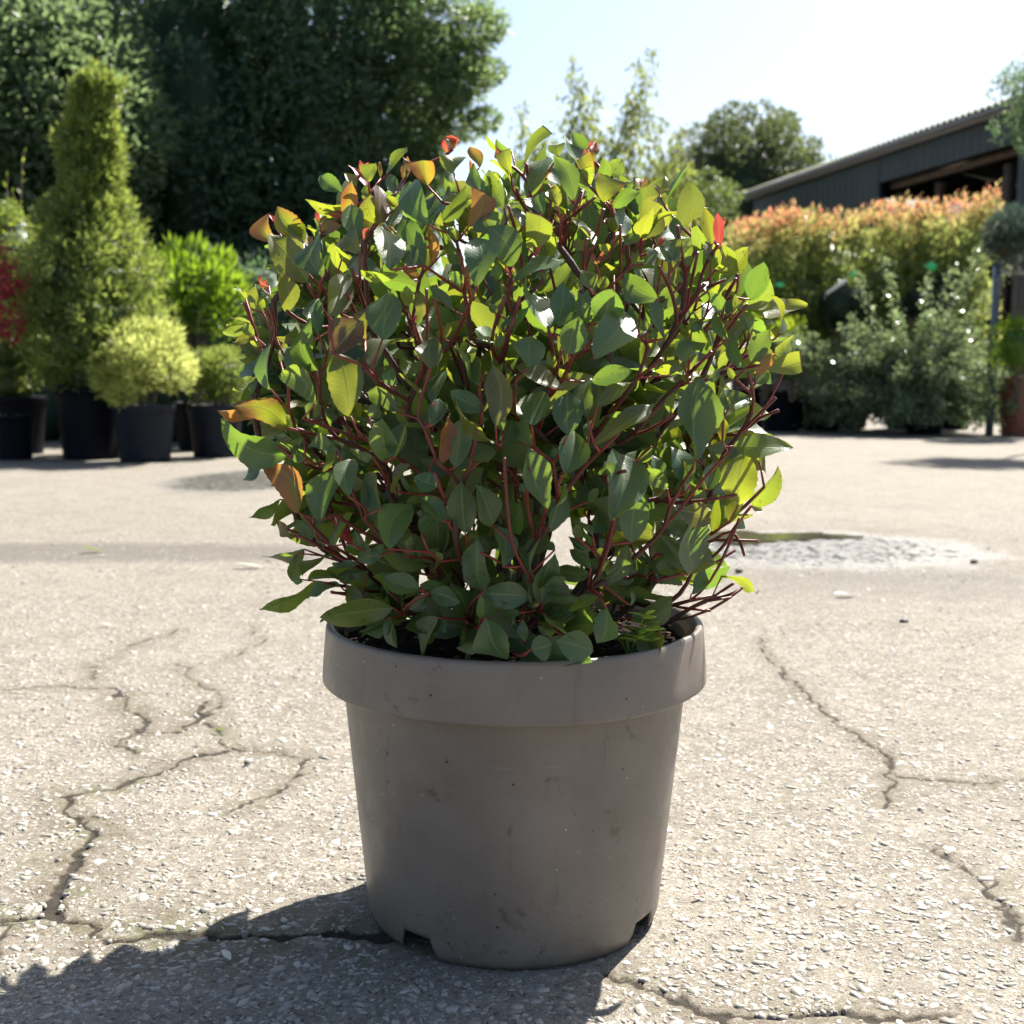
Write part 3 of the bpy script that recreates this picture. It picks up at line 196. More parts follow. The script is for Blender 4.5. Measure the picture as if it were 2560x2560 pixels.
STEMS = """1862,13077,7621 1812,12877,7832 1716,12677,8153 1669,12477,8297;1857,13041,7619 1878,12741,7864 1880,12441,8029;2014,13281,7831 2051,13081,7982 2086,12881,8109 2121,12681,8130;1736,12718,7477 1571,12418,7726 1448,12118,7856;2558,13274,7665 2427,12974,7765 2325,12674,7826;1984,13120,7642 2085,12820,7700 2179,12520,7762;2247,13238,7598 2281,12938,7684 2311,12638,7781;1776,12921,7332 1850,12621,7557 1936,12321,7704;1942,13242,6572 2163,13092,6932 2283,12942,7176 2381,12792,7405 2436,12642,7526;2739,13116,6398 2583,12816,6616 2439,12516,6815;2187,13524,5795 2514,13324,6144 2741,13124,6398 2819,12924,6554;2844,13615,6376 2855,13315,6366 2870,13015,6411;1681,12801,6690 1886,12601,6821 1980,12401,6947 2005,12201,7019;2283,13244,6772 2426,13044,6817 2519,12844,6869 2575,12644,6894;2609,13375,7083 2648,13075,7085 2683,12775,7091;2213,13034,7425 2231,12734,7414 2238,12434,7403;1431,12599,6146 1514,12299,6262 1599,11999,6390;1742,12737,5147 1885,12687,5562 1962,12637,5725 2126,12587,5835 2295,12537,6022;2279,13653,4881 2499,13586,5111 2669,13520,5318 2837,13453,5542;2235,13583,4277 2406,13517,4558 2480,13450,4891 2553,13383,5201;2645,14281,5077 2715,14214,4966 2816,14148,4766 2757,14081,4666;1905,13154,5298 2170,13054,5374 2438,12954,5504;2321,13978,4542 2426,13878,4734 2482,13778,4865;2372,14337,4404 2570,14237,4602 2658,14137,4727;2453,14284,4836 2693,14184,4825 2919,14084,4845;1566,12494,5361 1675,12428,5559 1800,12361,5695 1856,12294,5838;2086,14112,4127 2116,14012,4317 2126,13912,4512;2202,14900,3981 2435,14800,4056 2738,14700,4055;2663,14900,3922 2827,14800,4089 2868,14700,4180;2597,14900,4028 2691,14800,4151 2754,14700,4232;2070,14900,3616 2299,14833,3669 2579,14767,3833 2850,14700,4162;1998,13800,4091 2120,13700,4077 2290,13600,4097;1867,13850,4081 2124,13750,4205 2311,13650,4259;-1962,12942,7183 -2007,12742,7391 -2059,12542,7566 -2083,12342,7677;-2248,13017,7272 -2290,12717,7363 -2311,12417,7415;-2811,13619,7101 -2849,13419,7259 -2867,13219,7429 -2883,13019,7532;-2528,13268,7192 -2557,12968,7330 -2591,12668,7453;-2479,13197,7198 -2508,12897,7344 -2516,12597,7449;-2034,12710,6239 -1990,12410,6633 -1973,12110,6801;-1554,12730,7410 -1584,12430,7561 -1609,12130,7818;-1640,12653,7371 -1642,12053,7560;-1774,12683,7338 -1771,12083,7440;743,12826,7805 847,12626,8126 906,12426,8352 898,12226,8423;592,12591,7758 693,12291,7966 722,11991,8104;147,12694,7927 24,12394,8261 -51,12094,8432;1105,12775,7775 1125,12475,8028 1061,12175,8264;1204,12744,7920 1242,12144,8092;24,12823,8500 30,12223,8612;147,13075,8725 130,12475,8897;444,12899,8291 628,12599,8414 819,12299,8554;498,12909,8198 621,12609,8374 686,12309,8612;-858,12346,6842 -911,12046,7133 -960,11746,7266;-845,12396,6851 -815,12096,7217 -842,11796,7602;-622,12352,7078 -730,12052,7379 -767,11752,7497;-628,12302,7060 -489,12002,7296 -398,11702,7504;-1099,12460,6382 -1289,12160,6597 -1450,11860,6819;-358,12290,7011 -202,11990,7216 -79,11690,7520;-122,12292,6912 3,11992,7217 65,11692,7521;434,12252,6881 389,11952,7097 338,11652,7237;354,12243,6479 408,11943,6772 475,11643,7009;530,12272,6664 572,11972,6854 627,11672,7074;646,12297,6958 703,11997,6994 773,11697,7036;-49,12202,6284 0,11902,6526 23,11602,6714;1033,12510,6434 1297,12210,6735 1465,11910,6939;-120,12248,6911 -44,11948,7094 12,11648,7322;-1445,12857,6013 -1597,12657,6093 -1828,12457,6213 -2135,12257,6330;-2168,13182,5653 -2382,12882,5953 -2448,12582,6023;-2133,13004,6108 -2216,12704,6122 -2307,12404,6222;-1665,13477,4686 -2102,13277,4857 -2204,13077,5096 -2249,12877,5247;-2277,14010,4732 -2455,13710,4909 -2531,13410,5043;-1501,13137,4954 -1717,12837,5173 -1867,12537,5306;-584,12443,5053 -668,12243,5294 -732,12043,5695 -768,11843,5811;-1110,12560,5875 -1278,12260,5979 -1518,11960,6178;-490,12255,5712 -379,11955,6003 -338,11655,6295;8,12320,4871 -53,12020,5450 -78,11720,5970;568,12441,5277 494,12141,5439 451,11841,5719;554,12421,5721 815,12221,5832 949,12021,6022 1053,11821,6215;881,12558,5798 1022,12258,5754 1128,11958,5829;962,12778,4807 1031,12478,5144 1038,12178,5319;74,12360,5414 172,12060,5615 158,11760,5863;234,12551,5095 313,12251,5272 346,11951,5451;-1680,13900,4520 -1989,13700,4666 -2240,13500,4847 -2391,13300,4987;-1952,14100,4277 -2055,13800,4358 -2133,13500,4419;-1884,13950,4185 -2026,13350,4332;-1464,13950,4069 -1700,13650,4231 -2036,13350,4341;-1359,13100,4126 -1211,12900,4268 -1067,12700,4433 -884,12500,4488;-87,12950,3588 21,12650,3735 142,12350,3869;-1,12856,4502 -37,12656,4662 -211,12456,4852 -319,12256,4960;-535,12950,4299 -425,12650,4419 -303,12350,4510;949,12798,4553 949,12598,4819 983,12398,5042 1049,12198,5292;733,13100,4509 852,12800,4471 964,12500,4480"""
CRACKS = [([(-1107, 2541), (-995, 2564), (-866, 2546)], 0.5), ([(-940, 2621), (-983, 2771), (-959, 2853), (-962, 2986), (-919, 3082), (-905, 3183)], 0.45), ([(-866, 2546), (-775, 2395), (-729, 2337), (-720, 2255), (-728, 2153), (-677, 2106)], 0.7), ([(-731, 2255), (-644, 2246), (-622, 2339), (-636, 2459)], 0.8), ([(-599, 2312), (-536, 2181), (-487, 2128), (-419, 2120), (-365, 2100), (-362, 2022), (-383, 1929), (-436, 1817)], 0.6), ([(-518, 2137), (-570, 2085), (-605, 2007), (-650, 1934), (-706, 1895), (-725, 1876)], 0.8), ([(-725, 1876), (-692, 1804), (-649, 1771), (-623, 1730)], 1), ([(-623, 1730), (-621, 1691), (-614, 1618), (-605, 1564), (-593, 1488), (-578, 1442)], 1.3), ([(-637, 1432), (-578, 1442), (-532, 1420), (-479, 1394)], 1.1), ([(-479, 1394), (-421, 1411), (-320, 1399), (-258, 1407), (-154, 1401)], 2.0), ([(-782, 2775), (-714, 2626), (-610, 2492), (-613, 2369)], 0.35), ([(-723, 3241), (-638, 3040), (-688, 2818)], 0.35), ([(658, 3120), (634, 2978), (625, 2690), (637, 2549), (644, 2407), (650, 2280)], 0.434), ([(650, 2280), (674, 2177), (674, 2060)], 0.558), ([(674, 2060), (641, 1954), (598, 1859)], 0.434), ([(657, 2006), (699, 1986), (760, 1966), (873, 1978)], 0.496), ([(617, 1693), (631, 1634), (638, 1579), (651, 1528)], 0.31), ([(671, 1580), (630, 1503), (629, 1401)], 0.496), ([(130, 1297), (170, 1253), (226, 1220), (292, 1209), (399, 1226), (467, 1223)], 0.62), ([(189, 1262), (210, 1228), (243, 1196)], 0.496), ([(641, 1503), (638, 1423)], 0.372), ([(-627, 1432), (-600, 1347)], 0.4), ([(103, 1297), (163, 1266)], 0.434)]
# ------------------------------------------------------------------ ground
def seg_dist(X, Y, pts):
    d = np.full(X.shape, 9.0)
    for (a, b), (c, e) in zip(pts[:-1], pts[1:]):
        vx, vy = c - a, e - b; L = vx * vx + vy * vy + 1e-9
        t = np.clip(((X - a) * vx + (Y - b) * vy) / L, 0, 1)
        d = np.minimum(d, np.hypot(X - a - t * vx, Y - b - t * vy))
    return d

def axis(lo, hi, step, out_lo, out_hi, g=1.07):
    m = list(np.arange(lo, hi, step)); s = step; x = m[-1]
    while x < out_hi: s *= g; x += s; m.append(x)
    s = step; x = m[0]; l = []
    while x > out_lo: s *= g; x -= s; l.append(x)
    return np.array(l[::-1] + m)

gx = axis(-0.85, 0.85, 0.0042, -120, 120); gy = axis(0.85, 2.6, 0.0045, -60, 260)
GX, GY = np.meshgrid(gx, gy)
wx = (vnoise(GX * 28, GY * 28, 3) - .5) * .026 + (vnoise(GX * 90, GY * 90, 4) - .5) * .011
wy = (vnoise(GX * 28, GY * 28, 5) - .5) * .026 + (vnoise(GX * 90, GY * 90, 6) - .5) * .011
crack = np.zeros(GX.shape); halo = np.zeros(GX.shape)
near = (np.abs(GX) < 3) & (GY > .7) & (GY < 5)
for pts, wd in CRACKS:
    pts = [(a / 1000, b / 1000) for a, b in pts]
    x0, x1 = min(p[0] for p in pts) - .2, max(p[0] for p in pts) + .2
    y0, y1 = min(p[1] for p in pts) - .2, max(p[1] for p in pts) + .2
    m = near & (GX > x0) & (GX < x1) & (GY > y0) & (GY < y1)
    d = seg_dist(GX[m] + wx[m], GY[m] + wy[m], pts)
    wl = .0036 * wd * (0.2 + 1.8 * vnoise(GX[m] * 19, GY[m] * 19, 9) ** 1.5) + .0021
    crack[m] = np.maximum(crack[m], np.clip(1.5 - d / wl, 0, 1) * min(1, .45 + .4 * wd))
    halo[m] = np.maximum(halo[m], np.clip(1.3 - d / (.042 * wd + .016), 0, 1) * min(1, .45 + wd * .6))
GZ = (vnoise(GX * 3, GY * 3, 1) - .5) * .006 + (vnoise(GX * 14, GY * 14, 2) - .5) * .0028 + (vnoise(GX * 45, GY * 45, 7) - .5) * .0018 + (vnoise(GX * 120, GY * 120, 8) - .5) * .0014
GZ *= np.clip(1.2 - np.hypot(GX, GY - 1.5) / 12, 0, 1)
rp = np.hypot(GX - .0044, GY - 1.4935)
GZ = GZ * np.clip((rp - .19) / .06, 0.15, 1) - .003
GZ -= crack ** 1.5 * .0055
ny, nx = GX.shape
ii = (np.arange(ny - 1)[:, None] * nx + np.arange(nx - 1)[None]).ravel()
def ground_z(x, y): return -.003 + (float(vnoise(np.array(x * 3.), np.array(y * 3.), 1)) - .5) * .006

def ground_material():
    b = NB('worn_tarmac'); p = b.pos(); sx = b.n('ShaderNodeSeparateXYZ', None, i0=p); X, Y = sx.outputs[0], sx.outputs[1]
    big = b.noise(p, 0.9, 4, .6); mid = b.noise(p, 6, 5, .62); fine = b.noise(p, 90, 4, .65); grit = b.noise(p, 420, 2, .6)
    c = b.ramp(mid, [(0.3, (.245, .222, .185)), (0.5, (.315, .290, .246)), (0.72, (.365, .340, .292))])
    c = b.mix(b.mr(big, .35, .68), b.mix(1.0, c, c4(.82, .80, .78), 'MULTIPLY'), c)
    c = b.mix(b.mr(fine, .45, .7, 0, .7), c, c4(.40, .375, .325))
    c = b.mix(b.mr(grit, .54, .68, 0, .75), c, c4(.135, .115, .09)); c = b.mix(b.mr(b.noise(p, 150, 3, .7), .58, .68, 0, .6), c, c4(.15, .13, .10))
    c = b.mix(b.mr(b.noise(p, 30, 6, .78), .40, .62), b.mix(1.0, c, c4(.70, .68, .66), 'MULTIPLY'), c)
    c = b.mix(b.mr(b.noise(p, 260, 3, .7), .35, .65), b.mix(1.0, c, c4(.72, .70, .68), 'MULTIPLY'), b.mix(1.0, c, c4(1.18, 1.18, 1.16), 'MULTIPLY'))
    # pale aggregate worn flush with the surface, each stone its own shade
    vo = b.n('ShaderNodeTexVoronoi', {'feature': 'F1'}, Vector=b.n('ShaderNodeVectorMath', {'operation': 'ADD'}, i0=p, i1=b.n('ShaderNodeTexNoise', None, Vector=p, Scale=60.0).outputs[1]).outputs[0], Scale=62.0)
    chip = b.math('MULTIPLY', b.mr(vo.outputs[0], .42, .30), b.mr(b.n('ShaderNodeSeparateColor', None, i0=vo.outputs[1]).outputs[0], .45, .55))
    c = b.mix(b.math('MULTIPLY', chip, .62), c, b.mix(b.n('ShaderNodeSeparateColor', None, i0=vo.outputs[1]).outputs[1], c4(.34, .325, .30), c4(.52, .51, .485)))
    rim = b.math('MULTIPLY', b.mr(vo.outputs[0], .38, .44), b.mr(vo.outputs[0], .52, .45))
    c = b.mix(b.math('MULTIPLY', rim, .5), c, c4(.15, .13, .105))
    v3 = b.n('ShaderNodeTexVoronoi', {'feature': 'F1'}, Vector=b.n('ShaderNodeVectorMath', {'operation': 'ADD'}, i0=p, i1=b.n('ShaderNodeVectorMath', {'operation': 'SCALE'}, i0=b.n('ShaderNodeTexNoise', None, Vector=p, Scale=200.0).outputs[1], Scale=.012).outputs[0]).outputs[0], Scale=135.0)
    g3 = b.n('ShaderNodeSeparateColor', None, i0=v3.outputs[1]).outputs[0]
    c = b.mix(b.math('MULTIPLY', b.mr(g3, .80, .84), b.mr(v3.outputs[0], .5, .4)), c, c4(.12, .105, .085)); c = b.mix(b.math('MULTIPLY', b.mr(g3, .22, .18), b.mr(v3.outputs[0], .5, .4)), c, c4(.42, .40, .36))
    # dirt in and round the cracks
    cr = b.attr('crack'); ha = b.math('MULTIPLY', b.attr('halo'), b.mr(b.noise(p, 30, 4, .75), .40, .58))
    dirt = b.mix(b.mr(b.noise(p, 8), .45, .6), c4(.10, .078, .05), c4(.095, .095, .045))
    c = b.mix(b.math('MULTIPLY', ha, .85), c, dirt); c = b.mix(b.mr(cr, .10, .55, 0, .96), c, c4(.030, .024, .017))
    # blotches of dirt over the yard
    blot = b.mr(b.noise(p, 2.3, 6, .7, .6), .58, .78, 0, .45); c = b.mix(blot, c, c4(.14, .125, .10))
    def patch(cx, cy, rx, ry, e0, e1, ns=3.0, na=.9):
        dx = b.math('DIVIDE', b.math('SUBTRACT', X, cx), rx); dy = b.math('DIVIDE', b.math('SUBTRACT', Y, cy), ry)
        r = b.math('SQRT', b.math('ADD', b.math('MULTIPLY', dx, dx), b.math('MULTIPLY', dy, dy)))
        r = b.math('ADD', r, b.math('MULTIPLY', b.math('SUBTRACT', b.noise(p, ns, 5, .65), .5), na))
        return b.mr(r, e1, e0)
    stain = b.math('MULTIPLY', patch(-1.75, 4.6, 1.6, .24, .75, 1.35, 7, 1.0), .66)
    c = b.mix(b.math('MULTIPLY', stain, 1.15), c, c4(.125, .112, .10))
    c = b.mix(b.math('MULTIPLY', patch(1.5, 3.95, .95, .42, .5, 1.3, 7, 1.6), .45), c, c4(.16, .15, .135))
    wet = b.math('MAXIMUM', patch(1.22, 4.80, .68, .52, .7, 1.2, 7, 1.0), patch(-1.75, 7.9, .55, 1.0, .7, 1.1, 5, .7))
    damp = patch(1.35, 4.7, 1.0, .95, .6, 1.25, 4, 1.2)
    c = b.mix(b.math('MULTIPLY', damp, .35), c, b.mix(1.0, c, c4(.6, .6, .6), 'MULTIPLY'))
    c = b.mix(wet, c, b.mix(1.0, c, c4(.34, .34, .35), 'MULTIPLY'))
    rough = b.math('SUBTRACT', .88, b.math('MULTIPLY', wet, b.mr(b.noise(p, 22, 4, .7), .40, .60, .30, .78)))
    hgt = b.math('ADD', b.math('MULTIPLY', fine, .5), b.math('ADD', b.math('MULTIPLY', grit, .28), b.math('MULTIPLY', chip, .55)))
    nrm = b.bump(hgt, 1.0, b.math('SUBTRACT', .0065, b.math('MULTIPLY', wet, .002)))
    return b.done(b.bsdf(Base_Color=c, Roughness=rough, Normal=nrm, Specular_IOR_Level=b.math('ADD', .3, b.math('MULTIPLY', wet, .7))))
g = mesh_np('ground', np.stack([GX, GY, GZ], -1).reshape(-1, 3), np.stack([ii, ii + 1, ii + nx + 1, ii + nx], 1), ground_material(), None, True,
            {'crack': crack.ravel(), 'halo': halo.ravel()})
tag(g, kind='structure')

# stone chips standing proud of the worn surface
def chips():
    n = 52000
    yy = np.exp(rng.uniform(math.log(.85), math.log(6.0), n)); xx = rng.uniform(-.72, .72, n) * yy
    m = np.hypot(xx - .0044, yy - 1.4935) > .20; xx, yy = xx[m], yy[m]; n = len(xx)
    ck = np.full(len(xx), 9.)
    for pts, wd in CRACKS: ck = np.minimum(ck, seg_dist(xx, yy, [(a / 1000, b / 1000) for a, b in pts]))
    keep = (vnoise(xx * 5, yy * 5, 21) + rng.uniform(0, .5, n) > .52) & (ck > .010); xx, yy = xx[keep], yy[keep]; n = len(xx)
    k = 6; s = rng.lognormal(math.log(.0046), .50, n); s = np.minimum(s, .0135); el = rng.uniform(.35, .75, n); th0 = rng.uniform(0, 6.28, n)
    th = (np.arange(k)[None] + rng.uniform(-.38, .38, (n, k))) * 2 * math.pi / k
    r = s[:, None] * rng.uniform(.55, 1.2, (n, k))
    px = r * np.cos(th); py = r * np.sin(th) * el[:, None]; cs, sn = np.cos(th0)[:, None], np.sin(th0)[:, None]
    X = px * cs - py * sn; Y = px * sn + py * cs
    z0 = (vnoise(xx * 3, yy * 3, 1) - .5) * .006 + (vnoise(xx * 14, yy * 14, 2) - .5) * .0028 + (vnoise(xx * 45, yy * 45, 7) - .5) * .0018 - .003
    hgt = rng.uniform(.0002, .0013, n) * np.clip(s / .006, .5, 1.4); tx = rng.normal(0, .10, n); ty = rng.normal(0, .10, n)
    top = np.stack([xx[:, None] + X * .86, yy[:, None] + Y * .86, (z0 + hgt)[:, None] + (X * tx[:, None] + Y * ty[:, None])], -1)
    bot = np.stack([xx[:, None] + X, yy[:, None] + Y, np.broadcast_to((z0 - .003)[:, None], X.shape)], -1)
    cen = np.stack([xx, yy, z0 + hgt], -1)[:, None]
    V = np.concatenate([top, bot, cen], 1).reshape(-1, 3); o = (np.arange(n) * (2 * k + 1))[:, None]; j = np.arange(k)[None]; j2 = (j + 1) % k
    F4 = np.stack([o + k + j, o + k + j2, o + j2, o + j], -1).reshape(-1, 4)
    F3 = np.stack([o + j, o + j2, o + 2 * k + 0 * j], -1).reshape(-1, 3)
    t = np.repeat(rng.uniform(0, 1, n), 2 * k + 1)
    b = NB('pale_chip'); p = b.pos(); q = b.attr('tint')
    c = b.ramp(q, [(0, (.15, .14, .12)), (.35, (.24, .225, .195)), (.75, (.31, .288, .248)), (1, (.38, .36, .325))])
    c = b.mix(b.mr(b.noise(p, 300, 3), .45, .7, 0, .5), c, c4(.24, .22, .19))
    mat = b.done(b.bsdf(Base_Color=c, Roughness=.62, Normal=b.bump(b.noise(p, 500), .5, .001)))
    return mesh_np('stone_chips', V, [F3, F4], mat, None, False, {'tint': t})
tag(chips(), 'pale flat stone chips set loosely in the worn yard surface', 'stone chips', kind='stuff')

# puddle: a thin sheet of water with a ragged edge
def puddle(name, cx, cy, rx, ry, seed, rough=False):
    n = 90; th = np.linspace(0, 2 * math.pi, n, endpoint=False); V = [(cx, cy, .0015)]
    for q, s in ((.5, 1), (1, 1)):
        r = 1 + .28 * np.sin(th * 3 + seed) + .16 * np.sin(th * 7 + 2 * seed) + .08 * rng.normal(0, 1, n) * (q == 1)
        V += list(np.stack([cx + rx * q * r * np.cos(th), cy + ry * q * r * np.sin(th), np.full(n, .0015 - (.0025 if rough and s == 1 and q == 1 else 0))], 1))
    F3 = [(0, 1 + i, 1 + (i + 1) % n) for i in range(n)]; F4 = [(1 + i, 1 + n + i, 1 + n + (i + 1) % n, 1 + (i + 1) % n) for i in range(n)]
    b = NB('puddle_water'); p = b.pos()
    if rough:
        g1 = b.noise(p, 75, 3, .7); c = b.mix(b.mr(g1, .5, .62), c4(.07, .065, .05), c4(.24, .22, .18))
        mat = b.done(b.bsdf(Base_Color=c, Roughness=b.mr(g1, .4, .6, .22, .5), IOR=1.5, Specular_IOR_Level=.9, Normal=b.bump(b.noise(p, 60, 3, .7), .7, .006)))
    else: mat = b.done(b.bsdf(Base_Color=c4(.055, .05, .035), Roughness=.05, IOR=1.33, Normal=b.bump(b.noise(p, 14, 2), .12, .004)))
    return tag(mesh_np(name, V, [F3, F4], mat), kind='structure')
puddle('puddle', 1.07, 5.15, .34, .17, 1.0)

# ------------------------------------------------------------------ leaf clouds, trees, pots
def unit(v): return v / (np.linalg.norm(v, axis=-1, keepdims=True) + 1e-9)
def rand_dirs(n): return unit(rng.normal(0, 1, (n, 3)))
def cloud(P, A, Ln, Wd, fold=.25):
    """small folded leaves: P base points, A axes; returns V, F3"""
    n = len(P); A = unit(A); S = unit(np.cross(A, rand_dirs(n))); U = np.cross(A, S)
    Ln = np.broadcast_to(Ln, (n,))[:, None]; Wd = np.broadcast_to(Wd, (n,))[:, None]
    V = np.stack([P, P + A * Ln * .5 + S * Wd * .5 + U * Wd * fold, P + A * Ln, P + A * Ln * .5 - S * Wd * .5 + U * Wd * fold], 1).reshape(-1, 3)
    o = np.arange(n)[:, None] * 4
    return V, np.concatenate([o + np.array([[0, 1, 2]]), o + np.array([[0, 2, 3]])])
def blob(c, r, seed=0, sub=3, amp=.18):
    import bmesh
    bm = bmesh.new(); bmesh.ops.create_icosphere(bm, subdivisions=sub, radius=1.0)
    V = np.array([v.co[:] for v in bm.verts]); F = np.array([[v.index for v in f.verts] for f in bm.faces]); bm.free()
    k = 1 + amp * (vnoise(V[:, 0] * 3 + 9 + seed, V[:, 1] * 3 + V[:, 2] * 2.2 + 5, seed) - .5) * 2 + amp * .6 * (vnoise(V[:, 2] * 7 + 9, V[:, 1] * 7 + V[:, 0] * 5 + 5, seed + 1) - .5) * 2
    return V * k[:, None] * np.array(r) + np.array(c), F
def crown(name, clumps, per, leaf, wd, mat, parent, core=None, out=.6, upb=.2, shell=.55, tintf=None):
    """clumps: (m,6) centre + radii; 'per' leaves in each; core: list of (centre, radii) of dense inner foliage"""
    cl = np.asarray(clumps, float); m = len(cl)
    idx = np.repeat(np.arange(m), per); n = len(idx); d = rand_dirs(n)
    rad = rng.uniform(shell, 1.0, n) ** .6
    P = cl[idx, :3] + d * cl[idx, 3:] * rad[:, None]
    A = unit(d * out + rand_dirs(n) * (1 - out) + np.array([0, 0, upb]))
    V, F = cloud(P, A, leaf * rng.uniform(.6, 1.3, n), wd * rng.uniform(.7, 1.2, n))
    ct = rng.uniform(0, 1, m); t = np.clip(ct[idx] * .55 + rng.uniform(0, .5, n), 0, 1)
    if tintf is not None: t = tintf(P, t)
    t = np.repeat(t, 4)
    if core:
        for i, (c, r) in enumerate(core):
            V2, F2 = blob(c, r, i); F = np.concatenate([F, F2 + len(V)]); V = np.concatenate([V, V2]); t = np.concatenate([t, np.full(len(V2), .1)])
    return mesh_np(name, V, F, mat, parent, False, {'tint': t})
def surf_clumps(c, r, n, rc, squash=1.0, zmin=-1.0, fill=.85):
    d = rand_dirs(n * 2); d = d[d[:, 2] > zmin][:n]
    k = rng.uniform(fill, 1.0, len(d))[:, None]
    R = rc * rng.uniform(.7, 1.3, len(d))[:, None]
    return np.concatenate([np.array(c) + d * np.array(r) * k, np.repeat(R, 3, 1) * np.array([1, 1, squash])], 1)
def lathe(prof, n=48, c=(0, 0, 0), zf=None):
    """prof [(r,z)...] -> V,F ; zf(theta, ring) lets the foot be cut"""
    th = np.linspace(0, 2 * math.pi, n, endpoint=False); V = []
    for i, (r, z) in enumerate(prof): V.append(np.stack([c[0] + r * np.cos(th), c[1] + r * np.sin(th), np.full(n, c[2] + z)], 1))
    V = np.concatenate(V); m = len(prof); i = np.arange(m - 1)[:, None] * n; j = np.arange(n)[None]; j2 = (j + 1) % n
    return V, np.stack([i + j, i + j2, i + n + j2, i + n + j], -1).reshape(-1, 4)
MAT_BARK = plain('grey_brown_bark', (.09, .07, .05), .85, .3, 30, bump=.6)
MAT_BLACKPOT = plain('black_plastic', (.004, .005, .009), .6, .25, 12, spec=.10)
MAT_GREYPOT = plain('dark_grey_plastic', (.010, .013, .020), .55, .2, 10, spec=.15)
MAT_TERRA = plain('terracotta_plastic', (.20, .062, .04), .6, .2, 14)
MAT_SOIL = plain('dark_compost', (.018, .012, .008), .9, .5, 60, bump=1.0)
def bg_pot(r, hgt, loc, mat, label, name='plant_pot', scallop=False, group=None):
    rb = r * .80
    prof = [(0.01, .012), (rb * .96, .012), (rb, 0), (rb, .004), (r * .955, hgt * .86), (r * .96, hgt * .865), (r, hgt * .87), (r, hgt - .004), (r * .99, hgt), (r * .95, hgt), (r * .92, hgt * .9), (.01, hgt * .9)]
    V, F = lathe(prof, 40)
    if scallop:
        th = np.arctan2(V[:, 1], V[:, 0]); lo = V[:, 2] < .01; V[lo, 2] += .03 * np.clip(np.sin(th[lo] * 8), 0, 1)
    e = empty(name, loc); mesh_np('pot_wall', V, F, mat, e, True)
    ms = MB(); ms.add(np.array([(math.cos(t) * r * .9, math.sin(t) * r * .9, hgt * .9 + .004 * (i % 3)) for i, t in enumerate(np.linspace(0, 6.283, 24, endpoint=False))] + [(0, 0, hgt * .92)]), F3=[(i, (i + 1) % 24, 24) for i in range(24)])
    ms.build('compost', MAT_SOIL, e)
    return tag(e, label, 'pot', group)
def trunk_mesh(name, base, h, r, parent, limbs=6, spread=.8, mat=None, start=.35):
    mb = MB(); b = np.array(base, float); z = np.linspace(0, 1, 9)
    P = b + np.stack([np.cumsum(rng.normal(0, .012 * h, 9)) * .4, np.cumsum(rng.normal(0, .012 * h, 9)) * .4, z * h], 1)
    mb.tube(P, r * (1.15 - z) + .004, 8)
    for i in range(limbs):
        t = rng.uniform(start, .92); q = P[int(t * 8)]; a = rng.uniform(0, 6.28); L = spread * (1.15 - t) * rng.uniform(.7, 1.1)
        d = np.array([math.cos(a), math.sin(a), rng.uniform(.25, .8)])
        mb.tube([q, q + d * L * .5 + [0, 0, .03 * L], q + d * L + [0, 0, .12 * L]], [r * .45 * (1.1 - t) + .003, r * .3 * (1.1 - t) + .002, .003], 6)
    return mb.build(name, mat or MAT_BARK, parent, True)

M_YEW = foliage_mat('yew_needles', (.016, .040, .013), (.16, .21, .045), (.46, .57, .11), .42, .37)
M_GOLD = foliage_mat('golden_yew_needles', (.12, .16, .03), (.44, .49, .15), (.80, .86, .26), .5, .45)
M_DARK = foliage_mat('dark_conifer_sprays', (.020, .048, .034), (.060, .115, .068), (.22, .36, .14), .5, .34)
M_MIDG = foliage_mat('mid_green_leaves', (.030, .062, .036), (.08, .13, .06), (.32, .45, .15), .4, .42)
M_LAUR = foliage_mat('laurel_leaves', (.035, .080, .015), (.10, .18, .025), (.34, .52, .03), .22, .45, .6)
M_RED = foliage_mat('maple_leaves', (.09, .012, .018), (.22, .025, .035), (.60, .05, .07), .4, .45)
M_LIME = foliage_mat('lime_leaves', (.10, .16, .02), (.22, .30, .03), (.52, .66, .05), .35, .45)
M_COT = foliage_mat('small_glossy_leaves', (.035, .062, .035), (.15, .20, .12), (.40, .52, .22), .22, .40, .8)
M_BALL = foliage_mat('box_ball_leaves', (.010, .022, .012), (.022, .045, .018), (.07, .12, .03), .5, .25)

# ------------------------------------------------------------------ left group of potted conifers
def cone_tree(name, cx, cy, zb, zt, prof, nleaf, leaf, wd, mat, lab, cat, bump=.13, group=None, extra=None):
    e = empty(name, (cx, cy, 0)); zs, rs = np.array([p[0] for p in prof]), np.array([p[1] for p in prof]); os = np.array([p[2] if len(p) > 2 else 0 for p in prof])
    m = int(nleaf / 55); z = zb + (zt - zb) * rng.uniform(0, 1, m) ** .9; r = np.interp(z, zs, rs); ox = np.interp(z, zs, os)
    a = rng.uniform(0, 6.283, m); k = rng.uniform(.72, 1.08, m) * (1 + .15 * np.sin(z * 13 + 1.3 * np.sin(a * 2)))
    cl = np.stack([ox + r * k * np.cos(a), r * k * np.sin(a), z, *([np.clip(r * .28, .05, bump) * rng.uniform(.7, 1.2, m)] * 3)], 1)
    if extra: cl = np.concatenate([cl, np.array(extra)])
    zz = np.linspace(zb + .05, zt - .42, 9)
    core = [((np.interp(q, zs, os), 0, q), (np.interp(q, zs, rs) * .62,) * 2 + ((zt - zb) / 11,)) for q in zz]
    crown('crown', cl, 55, leaf, wd, mat, e, core, out=.55, upb=.45)
    trunk_mesh('trunk', (0, 0, .42), zt - .75, .035, e, 4, .3)
    return tag(e, lab, cat, group)
